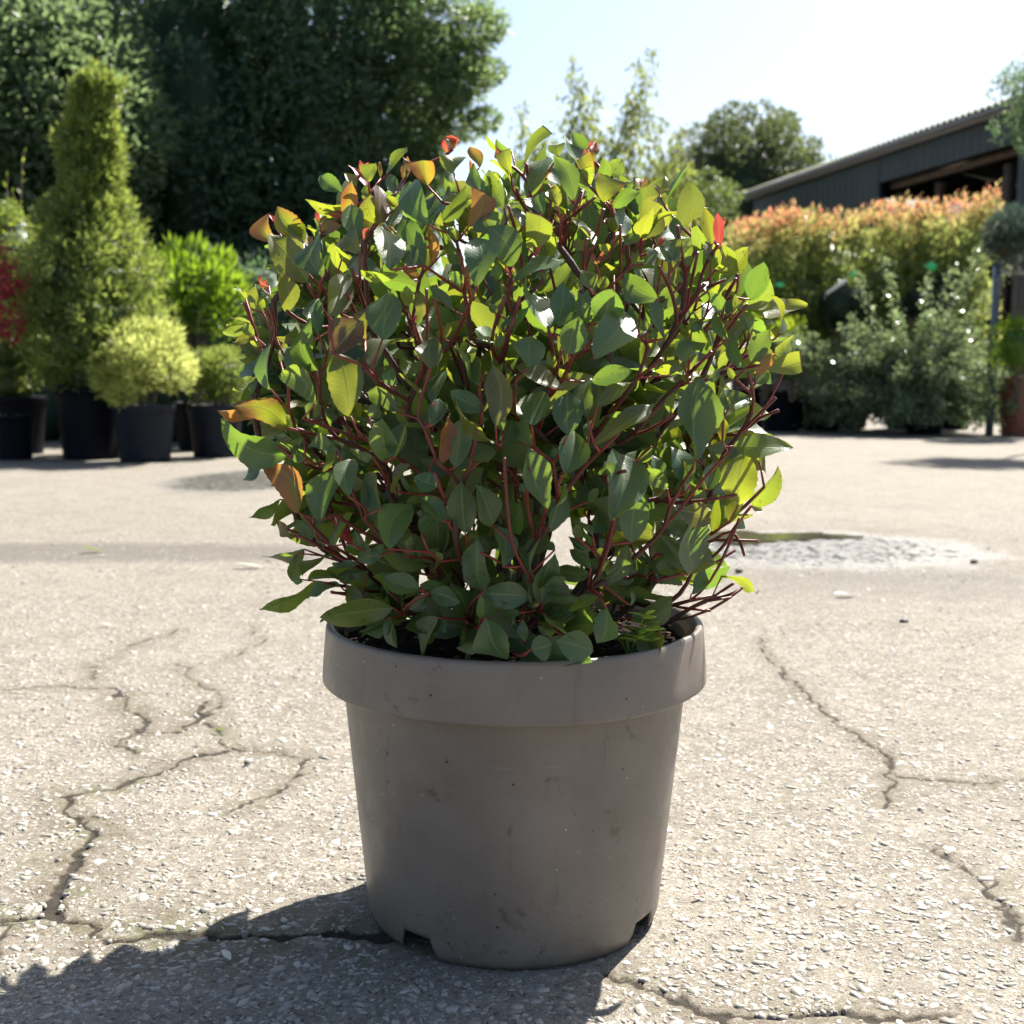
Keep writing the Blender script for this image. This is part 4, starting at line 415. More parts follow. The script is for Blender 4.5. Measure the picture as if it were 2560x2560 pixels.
cone_tree('conifer', -3.46, 9.9, .62, 3.04, [(.6, .26, -.05), (.78, .42), (1.1, .55), (1.4, .50, .02), (1.75, .40, .03), (2.0, .28, .05), (2.3, .21, .05), (2.6, .165, .05), (2.85, .14, .07), (2.97, .10, .12), (3.05, .04, .13)], 26000, .075, .020, M_YEW,
          'tall cone-shaped yew with yellow-green tips in the black pot', 'conifer', extra=[(.12, 0, 2.98, .05, .05, .09), (.20, 0, 2.93, .06, .05, .04), (.28, 0, 2.95, .06, .05, .04), (.10, 0, 3.06, .03, .03, .08), (.33, 0, 2.97, .04, .04, .03), (-.20, 0, 2.55, .06, .06, .05), (.27, 0, 2.35, .07, .06, .04)])
bg_pot(.27, .60, (-3.48, 9.9, 0), MAT_BLACKPOT, 'black pot under the tall cone-shaped yew')
def mound(name, c, r, n, leaf, wd, mat, lab, cat, rc=.09, squash=1, core=.78, trunk=True, upb=.5, out=.55, nc=None, group=None, zb=None):
    e = empty(name, (c[0], c[1], 0)); nc = nc or max(12, n // 60)
    cl = surf_clumps((0, 0, c[2]), r, nc, rc, squash, -.75, .8)
    crown('foliage', cl, n // nc, leaf, wd, mat, e, [((0, 0, c[2]), tuple(q * core for q in r))] if core else None, out=out, upb=upb)
    if trunk:
        mb = MB(); z0 = zb if zb is not None else max(.05, c[2] - r[2] - .15)
        for i in range(5):
            a = i * 1.26; mb.tube([(0.02 * math.cos(a), .02 * math.sin(a), z0), (.3 * r[0] * math.cos(a), .3 * r[1] * math.sin(a), c[2] - .3 * r[2]), (.6 * r[0] * math.cos(a), .6 * r[1] * math.sin(a), c[2] + .3 * r[2])], [.014, .009, .004], 6)
        mb.build('stems', MAT_BARK, e, True)
    return tag(e, lab, cat, group)
mound('golden_yew', (-2.90, 9.55, .73), (.31, .29, .30), 9500, .055, .015, M_GOLD, 'low bright golden yew spilling over its dark grey pot', 'shrub', .13, core=.62, out=.8, nc=36)
bg_pot(.245, .45, (-2.94, 9.6, 0), MAT_GREYPOT, 'dark grey pot under the bright golden yew', scallop=True)
mound('small_yew', (-2.47, 10.2, .66), (.24, .23, .23), 5000, .045, .013, M_YEW, 'small rounded green yew to the right of the golden one', 'shrub', .09, core=.66, out=.75, nc=40)
bg_pot(.235, .44, (-2.52, 10.2, 0), MAT_GREYPOT, 'dark grey pot under the small rounded yew', scallop=True)
mound('laurel_shrub', (-2.90, 11.1, 1.38), (.34, .30, .46), 1500, .13, .045, M_LAUR, 'bright green laurel with long shiny leaves behind the golden yew', 'shrub', .13, core=.55, upb=.8, out=.7, nc=60, zb=.3)
bg_pot(.24, .44, (-2.9, 11.15, 0), MAT_BLACKPOT, 'black pot of the bright laurel behind the golden yew')
cone_tree('conifer', -4.32, 10.5, .55, 2.14, [(.5, .2), (.9, .42), (1.5, .34), (1.9, .24), (2.14, .06)], 9000, .038, .013, M_YEW, 'yellow-green conifer cut by the left edge behind the red maple', 'conifer')
bg_pot(.25, .5, (-4.32, 10.5, 0), MAT_BLACKPOT, 'black pot of the conifer at the left edge')
mound('red_maple', (-4.06, 9.3, 1.28), (.30, .28, .44), 1500, .06, .024, M_RED, 'dark red Japanese maple at the left edge of the yard', 'shrub', .09, core=0, upb=-.2, nc=40, zb=.4)
bg_pot(.17, .36, (-4.05, 9.75, 0), MAT_BLACKPOT, 'smaller black pot below the red maple')
bg_pot(.16, .33, (-4.72, 11.0, .0), MAT_TERRA, 'terracotta pot half hidden at the far left')
def twigs(name, base, tips, leaf, wd, mat, lab, cat, per=14, zb=0, n_sub=0):
    e = empty(name, (base[0], base[1], 0)); b = np.array([0, 0, base[2]]); mb = MB(); P = []; A = []
    for t in tips:
        t = np.array(t) - np.array([base[0], base[1], 0]); mid = b * .45 + t * .55 + rng.normal(0, .03, 3); mb.tube([b, mid, t], [.012, .006, .002], 6)
        for q in np.linspace(.35, 1, per):
            pt = (1 - q) ** 2 * b + 2 * q * (1 - q) * mid + q * q * t; P.append(pt); d = unit(t - b); A.append(unit(d * .5 + rng.normal(0, .5, 3)))
            for s in range(n_sub):
                P.append(pt + rng.normal(0, .05, 3)); A.append(unit(rng.normal(0, .6, 3) + np.array([0, 0, -.4])))
    mb.build('stems', MAT_BARK, e, True); P = np.array(P); V, F = cloud(P, np.array(A), leaf * rng.uniform(.7, 1.2, len(P)), wd)
    mesh_np('leaves', V, F, mat, e, False, {'tint': np.repeat(rng.uniform(.3, 1, len(P)), 4)})
    return tag(e, lab, cat)
twigs('leafy_shrub', (-4.50, 10.9, .4), [(-4.30, 10.8, 2.62), (-4.26, 10.9, 2.15), (-4.45, 10.8, 2.4), (-4.36, 10.7, 2.25)], .075, .03, M_LIME, 'thin upright shoots with pale leaves above the left-edge conifer', 'shrub', 16)
e = empty('post', (-4.62, 11.5, 0)); mb = MB(); mb.box((0, 0, 1.03), (.07, .07, 2.06)); mb.build('shaft', plain('pale_paint', (.55, .58, .6), .6), e)
mb = MB(); mb.tube([(0, 0, 2.06), (0, 0, 2.085), (0, 0, 2.10)], [.05, .05, .01], 10); mb.build('cap', plain('pale_cap', (.5, .55, .6), .4), e)
tag(e, 'pale post behind the left-edge conifer', 'post')

e = empty('added_low_hedge', (-3.9, 12.6, 0)); cl = [(rng.uniform(-3.2, 2.9), rng.uniform(-.45, .35), rng.uniform(.1, 1.75), *[rng.uniform(.16, .28)] * 3) for i in range(300)]  # dark hedge added so its shade covers the bright ground between the pots
crown('foliage', cl, 90, .08, .035, M_DARK, e, [((x, .05, .85), (.6, .42, .95)) for x in np.arange(-2.8, 2.8, .8)], out=.5)
tag(e, 'low dark hedge added behind the potted plants on the left to darken the ground', 'hedge')

# ------------------------------------------------------------------ tall dark trees behind on the left
def big_tree(x, y, r, hgt, zb, n, leaf, wd, mat, lab, rc=.5, core=.82, cat='tree', name='tree', squash=.8, nc=None, fill=.8, extra=None, out=.5, upb=.1, group=None):
    e = empty(name, (x, y, 0)); cz = (zb + hgt) / 2; R = (r, r, (hgt - zb) / 2); nc = nc or 110
    cl = surf_clumps((0, 0, cz), R, nc, rc, squash, -1, fill)
    if extra: cl = np.concatenate([cl, np.array(extra, float)])
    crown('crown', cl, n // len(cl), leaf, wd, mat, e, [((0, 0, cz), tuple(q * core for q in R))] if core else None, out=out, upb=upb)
    trunk_mesh('trunk', (0, 0, 0), hgt * .85, r * .09 + .04, e, 8, r * .9)
    return tag(e, lab, cat, group)
M_LITE = foliage_mat('light_green_leaves', (.045, .085, .045), (.14, .20, .085), (.48, .60, .22), .4, .5)
DT = [(-8.9, 18.2, 1.9, 8.2, -.4, M_LITE, 'lighter green tree at the far left behind the conifers', 52000),
      (-6.3, 18.6, 1.8, 8.8, -.4, M_LITE, 'green tree directly behind the top of the cone-shaped yew', 52000),
      (-5.9, 14.6, 1.55, 5.25, 1.9, foliage_mat('hazy_green_leaves', (.030, .062, .040), (.085, .135, .070), (.28, .40, .16), .42, .44), 'lower sunlit green tree at the top left behind the cone-shaped yew', 40000),
      (-6.4, 15.9, 1.3, 4.9, -.5, M_DARK, 'low dark evergreen behind the left-edge conifer', 26000),
      (-4.3, 16.8, 1.45, 8.2, -.6, M_DARK, 'tall dark evergreen right of the cone-shaped yew', 36000),
      (-2.55, 17.0, 1.35, 7.6, -.6, M_DARK, 'tall dark evergreen behind the left side of the potted photinia', 36000)]
for (x, y, r, hh, zb, m, lab, n) in DT:
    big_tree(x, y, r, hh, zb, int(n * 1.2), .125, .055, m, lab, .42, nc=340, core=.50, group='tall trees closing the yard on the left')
ex = [(cx, cy, cz, rr, rr, rr * .6) for cx, cy, cz, rr in [(.80, -.2, 4.55, .36), (.95, 0, 4.62, .26), (.55, -.3, 5.2, .45), (.75, .1, 5.3, .35), (.60, .1, 4.05, .30), (.72, -.2, 4.12, .22), (.15, 0, 3.6, .42), (.3, .2, 3.35, .3), (.05, -.2, 4.5, .5), (-.35, 0, 4.9, .6), (-.5, -.1, 3.5, .6), (-.1, 0, 2.7, .6), (.1, .2, 5.8, .7), (.5, 0, 6.2, .5), (.4, -.1, 4.55, .3), (.0, 0, 3.1, .5), (-.5, 0, 2.4, .7), (-.6, .1, 4.2, .6), (.2, 0, 5.0, .35)]]
e = empty('tree', (-1.42, 16.2, 0)); crown('crown', np.repeat(np.array(ex), 3, 0) + np.concatenate([rng.normal(0, .13, (57, 3)), np.zeros((57, 3))], 1), 380, .09, .04, M_MIDG, e, None, out=.5)
trunk_mesh('trunk', (-.3, 0, 0), 6.2, .13, e, 16, 1.3); tag(e, 'looser green tree with sky showing through at the right end of the dark trees', 'tree', 'tall trees closing the yard on the left')

# thin airy tree behind the photinia
def airy():
    e = empty('thin_tree', (.95, 13, 0)); mb = MB(); P = []; A = []; b = np.array([0, 0, 0.])
    tips = [(-.85, 0, 3.55), (-.62, .1, 3.35), (-.35, 0, 4.02), (-.28, -.1, 3.75), (-.05, .1, 3.72), (.50, 0, 4.10), (.36, 0, 3.95), (.30, .1, 3.65), (.58, -.1, 3.35), (.76, 0, 3.25), (-.25, 0, 3.3), (.05, 0, 3.2), (-.72, 0, 3.05), (.9, 0, 2.9), (-.15, .1, 2.7), (.45, 0, 2.7), (.8, .1, 2.5), (-.6, 0, 2.6)]
    for t in tips:
        t = np.array(t, float); s = np.array([t[0] * .25, 0, 1.4 + .3 * rng.uniform()]); mid = s * .45 + t * .55 + [rng.normal(0, .16) + .25 * t[0], 0, .05]
        mb.tube([s, mid, t], [.012, .006, .0015], 5)
        for q in np.linspace(.25, 1, 26):
            pt = (1 - q) ** 2 * s + 2 * q * (1 - q) * mid + q * q * t; w_ = 1.15 - q
            for k in range(17 if q < .85 else 7):
                P.append(pt + rng.normal(0, .12, 3) * (w_ * 1.5 + .1)); A.append(unit(rng.normal(0, .5, 3) + np.array([0, 0, -.7])))
    mb.tube([b, (.05, 0, 1.0), (0, 0, 1.6), (.1, 0, 2.4)], [.035, .028, .02, .01], 8)
    mb.build('trunk', MAT_BARK, e, True); P = np.array(P); V, F = cloud(P, np.array(A), .11 * rng.uniform(.6, 1.2, len(P)), .028)
    mesh_np('leaves', V, F, foliage_mat('willowy_leaves', (.06, .085, .03), (.15, .19, .05), (.40, .46, .10), .4, .45), e, False, {'tint': np.repeat(rng.uniform(0, 1, len(P)), 4)})
    tag(e, 'thin airy young tree with narrow leaves standing against the sky', 'tree')
airy()
big_tree(8.55, 45, 3.05, 10.6, 1.6, 34000, .20, .09, foliage_mat('far_tree_leaves', (.022, .040, .022), (.055, .08, .035), (.20, .25, .07), .45, .35), 'round green tree beyond the left end of the dark barn', .62, core=.72, nc=240)
big_tree(5.3, 38, 1.9, 7.3, .8, 16000, .16, .06, foliage_mat('far_light_leaves', (.03, .055, .028), (.08, .12, .045), (.24, .32, .08), .45, .4), 'lighter green tree between the thin tree and the round one', .5, core=.5, nc=70)
big_tree(11.6, 47, 2.2, 7.6, .2, 12000, .2, .08, M_MIDG, 'green tree low behind the left end of the barn roof', .6, nc=90)

# ------------------------------------------------------------------ dark green barn on the right
def barn():
    d = math.atan2(.9716, -.2366); e = empty('barn', (10.77, 27.2, -.405), d); e.scale = (1.6, 1.6, 1.6)      # local +x runs away along the front wall, +y faces the yard
    b = NB('dark_green_cladding'); p = b.pos(); c = b.mix(b.mr(b.noise(p, 1.5, 4), .35, .7), c4(.008, .016, .016), c4(.014, .025, .024)); wall = b.done(b.bsdf(Base_Color=c, Roughness=.55))
    def clad(x0, x1, z0, z1, y, mb):
        xs = np.arange(x0, x1, .05); ph = (np.arange(len(xs)) // 2) % 2; yy = y + np.where(ph > 0, .018, 0.)
        V = np.concatenate([np.stack([xs, yy, np.full(len(xs), z)], 1) for z in (z0, z1)]); n = len(xs); i = np.arange(n - 1)
        mb.add(V, F4=np.stack([i, i + 1, i + n + 1, i + n], 1))
        mb.box(((x0 + x1) / 2, y - .06, (z0 + z1) / 2), (x1 - x0, .1, z1 - z0 - .004))
    mb = MB(); clad(3.2, 8.0, 0, 4.32, 0, mb); clad(-.35, 3.2, 3.88, 4.32, 0, mb); clad(-7, -.35, 0, 4.32, 0, mb); mb.build('front_wall', wall, e)
    mb = MB(); mb.box((7.93, -4.1, 2.2), (.1, 7.9, 4.4)); mb.box((-6.95, -4.1, 2.2), (.1, 7.9, 4.4)); mb.box((.5, -8.05, 2.2), (15, .1, 4.4))
    for x in (-6.95, 7.93): mb.add([(x, .0, 4.39), (x, -8.0, 4.39), (x, -4.2, 5.08), (x, -2, 4.76)], F4=[(0, 1, 2, 3)]); mb.build('side_wall', wall, e)
    # corrugated roof rising away from the eave
    xs = np.linspace(-7.3, 8.3, 420); ys = np.array([.22, -2, -4.2, -8.3]); zs = np.array([4.42, 4.78, 5.1, 4.5])
    V = np.array([(x, y, z + .028 * math.sin(x * 2 * math.pi / .15)) for y, z in zip(ys, zs) for x in xs]); n = len(xs); i = (np.arange(3)[:, None] * n + np.arange(n - 1)[None]).ravel()
    V2 = V - np.array([0, 0, .012]); F = np.stack([i, i + 1, i + n + 1, i + n], 1)
    k = np.arange(n - 1); m = len(V); edge = np.stack([k, k + 1, k + 1 + m, k + m], 1)
    b = NB('mossy_sheet'); p = b.pos(); c = b.mix(b.mr(b.noise(p, 3, 5), .4, .62), c4(.14, .14, .13), c4(.10, .12, .05)); rm = b.done(b.bsdf(Base_Color=c, Roughness=.85))
    mesh_np('roof', np.concatenate([V, V2]), [F, F + m, edge], rm, e)
    mb = MB(); mb.box((.5, .10, 4.345), (15.4, .05, .12)); mb.build('fascia', plain('weathered_fascia', (.16, .15, .15), .7), e)
    mb = MB(); mb.tube([(-7.2, .2, 4.34), (8.2, .2, 4.36)], .035, 8); mb.build('gutter', plain('grey_gutter', (.13, .13, .14), .5), e)
    wood = plain('brown_timber', (.07, .045, .03), .8, .3, 8)
    mb = MB(); mb.box((1.42, -.25, 3.83), (3.5, .12, .10)); mb.build('beam', wood, e)
    for x in (.22, 1.9, 3.0):
        mb = MB(); mb.box((x, -.3, 1.85), (.12, .12, 3.7)); mb.build('post', wood, e)
    mb = MB()
    for i in range(20): mb.box((-.3 + .19 * i, -2.2, 1.7), (.17, .03, 3.4), a=RND.random())
    mb.build('inner_boards', plain('dull_red_boards', (.05, .022, .018), .8, .3, 5), e)
    tag(e, 'dark green clad barn with a wide open front at the right', 'barn')
barn()
cone_tree('clipped_standard_tree', 5.42, 12.0, 2.95, 3.85, [(2.95, .35), (3.1, .52), (3.4, .62), (3.7, .45), (3.85, .12)], 12000, .05, .018, M_DARK, 'dark evergreen ball crown cut by the right edge above the barn roof', 'tree')

# ------------------------------------------------------------------ right-hand row of potted shrubs
def red_hedge():
    e = empty('photinia_hedge', (4.75, 16.8, 0)); cl = []
    for i in range(300):
        x = rng.uniform(-1.75, 1.8); ft = 2.72 + .32 * (x + 1.75) / 3.5 + .05 * math.sin(x * 5) ; z = 1.0 + (ft - 1.0) * rng.uniform(0, 1) ** .7
        y = rng.uniform(-.5, .2); s = rng.uniform(.10, .2); cl.append((x, y, z, s, s, s * 1.2))
    zmax = lambda P: 2.72 + .32 * (P[:, 0] + 1.75) / 3.5 + .05 * np.sin(P[:, 0] * 5)
    def tf(P, t): return np.clip(.15 + t * .45 + np.clip((P[:, 2] - zmax(P) + .45) / .5, 0, 1) * rng.uniform(.1, .55, len(P)), 0, 1)
    b = NB('photinia_hedge_leaves'); t = b.attr('tint')
    col = b.ramp(t, [(0, (.05, .08, .025)), (.45, (.12, .17, .055)), (.72, (.28, .20, .09)), (1, (.42, .10, .08))])
    tr = b.ramp(t, [(0, (.26, .36, .08)), (.45, (.50, .58, .16)), (.72, (.76, .52, .22)), (1, (.85, .24, .17))])
    s1 = b.bsdf(Base_Color=col, Roughness=.28, Specular_IOR_Level=.6); s2 = b.n('ShaderNodeBsdfTranslucent', None, Color=tr).outputs[0]
    mat = b.done(b.n('ShaderNodeMixShader', None, i0=.45, i1=s1, i2=s2).outputs[0])
    crown('foliage', cl, 85, .085, .032, mat, e, [((x, .25, 1.7), (.7, .35, .85)) for x in (-1.2, -.4, .4, 1.2)], out=.4, upb=.9, tintf=tf)
    # upright shoots breaking the top line
    P = []; A = []
    for i in range(120):
        x = rng.uniform(-1.75, 1.8); top = 2.72 + .32 * (x + 1.75) / 3.5 + .05 * math.sin(x * 5); hgt = rng.uniform(.02, .34); y = rng.uniform(-.4, .1)
        for k in range(9):
            q = k / 8; P.append((x + rng.normal(0, .015), y, top - .1 + hgt * q)); a = k * 2.4; A.append((math.cos(a) * .7, math.sin(a) * .7, .8))
    P = np.array(P); V, F = cloud(P, np.array(A), .08 * rng.uniform(.7, 1.2, len(P)), .03); mesh_np('young_shoots', V, F, mat, e, False, {'tint': np.repeat(rng.uniform(.55, 1, len(P)), 4)})
    mb = MB()
    for x in np.linspace(-1.6, 1.6, 14): mb.tube([(x, 0, .35), (x + rng.normal(0, .05), 0, 1.2), (x + rng.normal(0, .1), 0, 2.4)], [.014, .011, .005], 6)
    mb.build('stems', MAT_BARK, e, True); tag(e, 'tall photinia hedge with orange-red tips in front of the barn', 'hedge')
red_hedge()
for i, x in enumerate((3.35, 4.05, 4.75, 5.5, 6.2)):
    bg_pot(.27, .55, (x, 16.95, 0), MAT_BLACKPOT, ('black pot at the left end under the red-tipped hedge' if i == 0 else 'black pot in the row under the red-tipped hedge, hidden by shrubs'), group=None if i == 0 else 'black pots under the red-tipped hedge')
def spray_shrub():
    e = empty('spreading_shrub', (5.0, 15.2, 0)); mb = MB(); P = []; A = []
    for i in range(300):
        a = rng.uniform(0, 6.283); el = rng.uniform(-.65, 1.10); L = rng.uniform(.7, 1.25)
        t = np.array([math.cos(a) * math.cos(el) * 1.22 * L, math.sin(a) * math.cos(el) * .8 * L, .50 + math.sin(el) * .92 * L]); t[2] = max(t[2], .06 + .15 * rng.uniform())
        s = np.array([0, 0, .35]); mid = s * .45 + t * .55 + np.array([0, 0, .22]); mb.tube([s, mid, t], [.007, .004, .001], 4)
        for q in np.linspace(.3, 1, 30):
            pt = (1 - q) ** 2 * s + 2 * q * (1 - q) * mid + q * q * t
            for k in range(6): P.append(pt + rng.normal(0, .04, 3)); A.append(unit(rng.normal(0, 1, 3) + [0, 0, .3]))
    for t in ((1.05, .1, 2.62), (.85, 0, 2.35), (-.35, .1, 2.2), (-.75, 0, 2.0), (.5, 0, 2.1), (.2, 0, 1.95), (1.2, 0, 2.1), (.95, 0, 2.5)):
        t = np.array(t); s = np.array([0, 0, .35]); mid = s * .4 + t * .6 + [0, 0, .1]; mb.tube([s, mid, t], [.007, .004, .001], 4)
        for q in np.linspace(.4, 1, 50):
            pt = (1 - q) ** 2 * s + 2 * q * (1 - q) * mid + q * q * t
            for k in range(4): P.append(pt + rng.normal(0, .045, 3)); A.append(unit(rng.normal(0, 1, 3)))
    mb.build('stems', MAT_BARK, e, True); P = np.array(P); V, F = cloud(P, np.array(A), .05 * rng.uniform(.6, 1.3, len(P)), .028, .05)
    mesh_np('leaves', V, F, M_COT, e, False, {'tint': np.repeat(rng.uniform(0, 1, len(P)), 4)})
    tag(e, 'wide spreading shrub with tiny glossy leaves and arching shoots', 'shrub')
spray_shrub()
bg_pot(.26, .34, (5.22, 15.25, -.0), MAT_BLACKPOT, 'black pot below the wide spreading shrub')
mound('clipped_box_ball', (4.37, 16.1, 1.60), (.31, .30, .31), 9000, .025, .012, M_BALL, 'larger dark clipped ball in front of the red-tipped hedge', 'topiary', .05, core=.93, nc=160, zb=.4)
mound('clipped_box_ball', (5.38, 16.0, 1.66), (.22, .22, .22), 4500, .025, .012, M_BALL, 'smaller dark clipped ball right of the larger one', 'topiary', .045, core=.93, nc=90, zb=.4)
mound('clipped_box_ball', (5.70, 16.1, 1.85), (.20, .20, .26), 4500, .025, .012, M_BALL, 'dark oval clipped bush close to the right-hand post', 'topiary', .045, core=.93, nc=90, zb=.4)
mound('lime_shrub', (3.30, 15.7, 1.22), (.42, .35, .36), 2200, .08, .035, M_LIME, 'lime green leafy shrub beside the potted photinia on the right', 'shrub', .1, core=.6, nc=60, zb=.4)
mound('green_shrub', (3.55, 15.3, .92), (.42, .3, .34), 2600, .05, .025, M_COT, 'dull green shrub below the lime green one', 'shrub', .1, core=.7, nc=60, zb=.4)
bg_pot(.29, .52, (3.55, 15.9, 0), MAT_BLACKPOT, 'large black pot under the lime green shrub')
bg_pot(.27, .50, (4.15, 16.15, 0), MAT_BLACKPOT, 'black pot in shade beneath the larger clipped ball')
mound('bushy_plant', (6.12, 14.6, 1.08), (.30, .3, .34), 2200, .05, .026, M_LAUR, 'low bright green plant at the right edge above the terracotta pot', 'shrub', .09, core=.7, nc=50, zb=.4)
mound('blue_green_conifer', (6.22, 14.9, 2.40), (.42, .35, .34), 9000, .05, .016, foliage_mat('blue_green_needles', (.016, .034, .028), (.045, .075, .06), (.10, .16, .11), .4, .25), 'blue-green conifer at the right edge behind the post', 'conifer', .13, core=.55, nc=60, zb=.5)
bg_pot(.31, .72, (6.36, 15.0, 0), MAT_TERRA, 'tall reddish-brown pot at the right edge')
e = empty('post', (5.95, 15.0, 0)); mb = MB(); mb.box((0, 0, 1.05), (.075, .075, 2.1)); mb.build('shaft', plain('blue_grey_paint', (.10, .13, .17), .5), e)
mb = MB(); mb.box((.55, 0, 2.0), (1.1, .04, .05)); mb.build('rail', plain('pale_rail', (.45, .42, .38), .6), e)
mb = MB(); mb.box((0, 0, 2.11), (.09, .09, .015)); mb.build('cap', plain('dark_cap', (.06, .07, .09), .5), e)
tag(e, 'blue-grey post with a pale rail at the right edge', 'post')
def dead_leaf():
    P = []; n = 12
    for i in range(n):
        u = i / (n - 1)
        for j in range(7):
            v = (j / 6 - .5) * 2; wd = .075 * math.sin(math.pi * min(.97, u * .92 + .06)) ** .6
            P.append((wd * math.sin(v * 1.9) + .02 * math.sin(u * 5), wd * math.cos(v * 1.9) * .8, .28 * u + .02 * v))
    i = (np.arange(n - 1)[:, None] * 7 + np.arange(6)[None]).ravel()
    e = empty('dry_seed_head', (5.96, 14.9, 2.13)); mesh_np('husk', P, np.stack([i, i + 1, i + 8, i + 7], 1), plain('dry_brown', (.28, .15, .07), .7, .4, 25), e, True)
    mb = MB(); mb.tube([(0, .03, .02), (.01, .03, -.6), (0, .03, -1.5)], [.006, .008, .01], 6); mb.build('stalk', MAT_BARK, e, True)
    tag(e, 'curled dry brown seed head on a stalk above the post', 'dried flower')
dead_leaf()
def plant_tag(loc, rot, size, mat, lab, grp=None):
    e = empty('plant_label', loc); e.rotation_euler = rot; mb = MB(); w_, h_ = size
    mb.box((0, 0, 0), (w_, .003, h_)); mb.build('strip', mat, e); mb = MB(); mb.tube([(-w_ / 2, 0, 0), (-w_ / 2 - .03, 0, -.02), (-w_ / 2 - .05, .02, -.08)], .003, 5); mb.build('tie', mat, e)
    tag(e, lab, 'plant label', grp)
plant_tag((4.15, 15.65, 1.86), (.5, -.6, 0), (.30, .05), plain('white_tag', (.75, .78, .82), .4, .03), 'white tag strip hanging over the larger clipped ball')
GT = plain('green_tag', (.05, .55, .22), .3, .05)
plant_tag((4.36, 15.6, 2.02), (.3, .4, 0), (.08, .09), GT, 'bright green tag above the larger clipped ball')
plant_tag((5.35, 15.6, 2.12), (.3, .4, 0), (.12, .10), GT, 'bright green tag above the smaller clipped ball')
plant_tag((3.42, 15.6, 1.88), (.3, .2, 0), (.09, .05), GT, 'bright green tag left of the clipped balls')

# ------------------------------------------------------------------ the taupe pot
PC = np.array([.0044, 1.4935, 0.0])
def pot_material():
    b = NB('taupe_plastic'); p = b.pos()
    c = b.mix(b.mr(b.noise(p, 9, 5, .65), .35, .7), c4(.148, .123, .104), c4(.188, .160, .138))
    st = b.n('ShaderNodeMapping', None, Vector=p, Scale=(30, 30, 3))
    c = b.mix(b.mr(b.noise(st.outputs[0], 1.0, 5, .7), .58, .78, 0, .35), c, c4(.20, .172, .148))
    c = b.mix(b.mr(b.noise(p, 26, 4, .7, 1.0), .66, .78, 0, .55), c, c4(.11, .085, .06))
    z = b.n('ShaderNodeSeparateXYZ', None, i0=p).outputs[2]
    grime = b.math('MULTIPLY', b.mr(z, .05, .0), b.mr(b.noise(p, 40, 4), .4, .65)); c = b.mix(b.math('MULTIPLY', grime, .75), c, c4(.09, .075, .055))
    v = b.n('ShaderNodeTexVoronoi', None, Vector=p, Scale=55.0); vc = b.n('ShaderNodeSeparateColor', None, i0=v.outputs[1])
    dot = b.math('MULTIPLY', b.mr(v.outputs[0], .12, .06), b.mr(vc.outputs[0], .66, .70)); c = b.mix(dot, c, c4(.02, .015, .012))
    v2 = b.n('ShaderNodeTexVoronoi', None, Vector=b.n('ShaderNodeVectorMath', {'operation': 'ADD'}, i0=p, i1=b.n('ShaderNodeVectorMath', {'operation': 'SCALE'}, i0=b.n('ShaderNodeTexNoise', None, Vector=p, Scale=260.0).outputs[1], Scale=.010).outputs[0]).outputs[0], Scale=70.0); vc2 = b.n('ShaderNodeSeparateColor', None, i0=v2.outputs[1])
    dot2 = b.math('MULTIPLY', b.mr(v2.outputs[0], .10, .05), b.mr(vc2.outputs[1], .80, .83)); c = b.mix(dot2, c, c4(.60, .57, .50))
    stn = b.math('MULTIPLY', b.mr(b.noise(p, 16, 5, .7, 1.2), .60, .66), b.mr(b.noise(p, 60, 4, .75), .45, .6)); c = b.mix(b.math('MULTIPLY', stn, .55), c, c4(.060, .042, .028))
    sc1 = b.n('ShaderNodeMapping', None, Vector=p, Scale=(18, 18, 190)); scr = b.mr(b.noise(sc1.outputs[0], 1.0, 3, .6, .8), .66, .72)
    c = b.mix(b.math('MULTIPLY', b.math('MULTIPLY', scr, b.mr(b.noise(p, 7, 2), .48, .62)), .35), c, c4(.34, .31, .27))
    drip = b.n('ShaderNodeMapping', None, Vector=p, Scale=(55, 55, 2.2)); c = b.mix(b.math('MULTIPLY', b.mr(b.noise(drip.outputs[0], 1.0, 4, .65), .60, .74), .40), c, c4(.075, .058, .045))
    splash = b.math('MULTIPLY', b.mr(z, .16, .0), b.mr(b.noise(p, 120, 4, .7), .60, .66)); c = b.mix(b.math('MULTIPLY', splash, .7), c, c4(.055, .042, .03))
    dust = b.math('MULTIPLY', b.mr(z, .0, .12, .35, 0), b.mr(b.noise(p, 5, 3), .4, .7)); c = b.mix(dust, c, c4(.20, .175, .145))
    r = b.math('ADD', b.mr(b.noise(p, 30, 4), .3, .7, .34, .50), b.math('MULTIPLY', scr, .12))
    return b.done(b.bsdf(Base_Color=c, Roughness=r, Specular_IOR_Level=.45, Normal=b.bump(b.math('ADD', b.noise(p, 12, 4), b.math('MULTIPLY', b.noise(p, 300), .08)), .18, .004)))
MP = pot_material()
def wobble(V, k=1.0):
    th = np.arctan2(V[:, 1], V[:, 0]); zf = np.clip(V[:, 2] / .37, 0, 1)
    f = 1 + k * zf * (.006 * np.sin(2 * th + .6) + .004 * np.sin(3 * th)) - k * .014 * np.exp(-((th + .55) / .14) ** 2) * np.clip((V[:, 2] - .25) / .12, 0, 1)
    V = V.copy(); V[:, 0] *= f; V[:, 1] *= f; return V
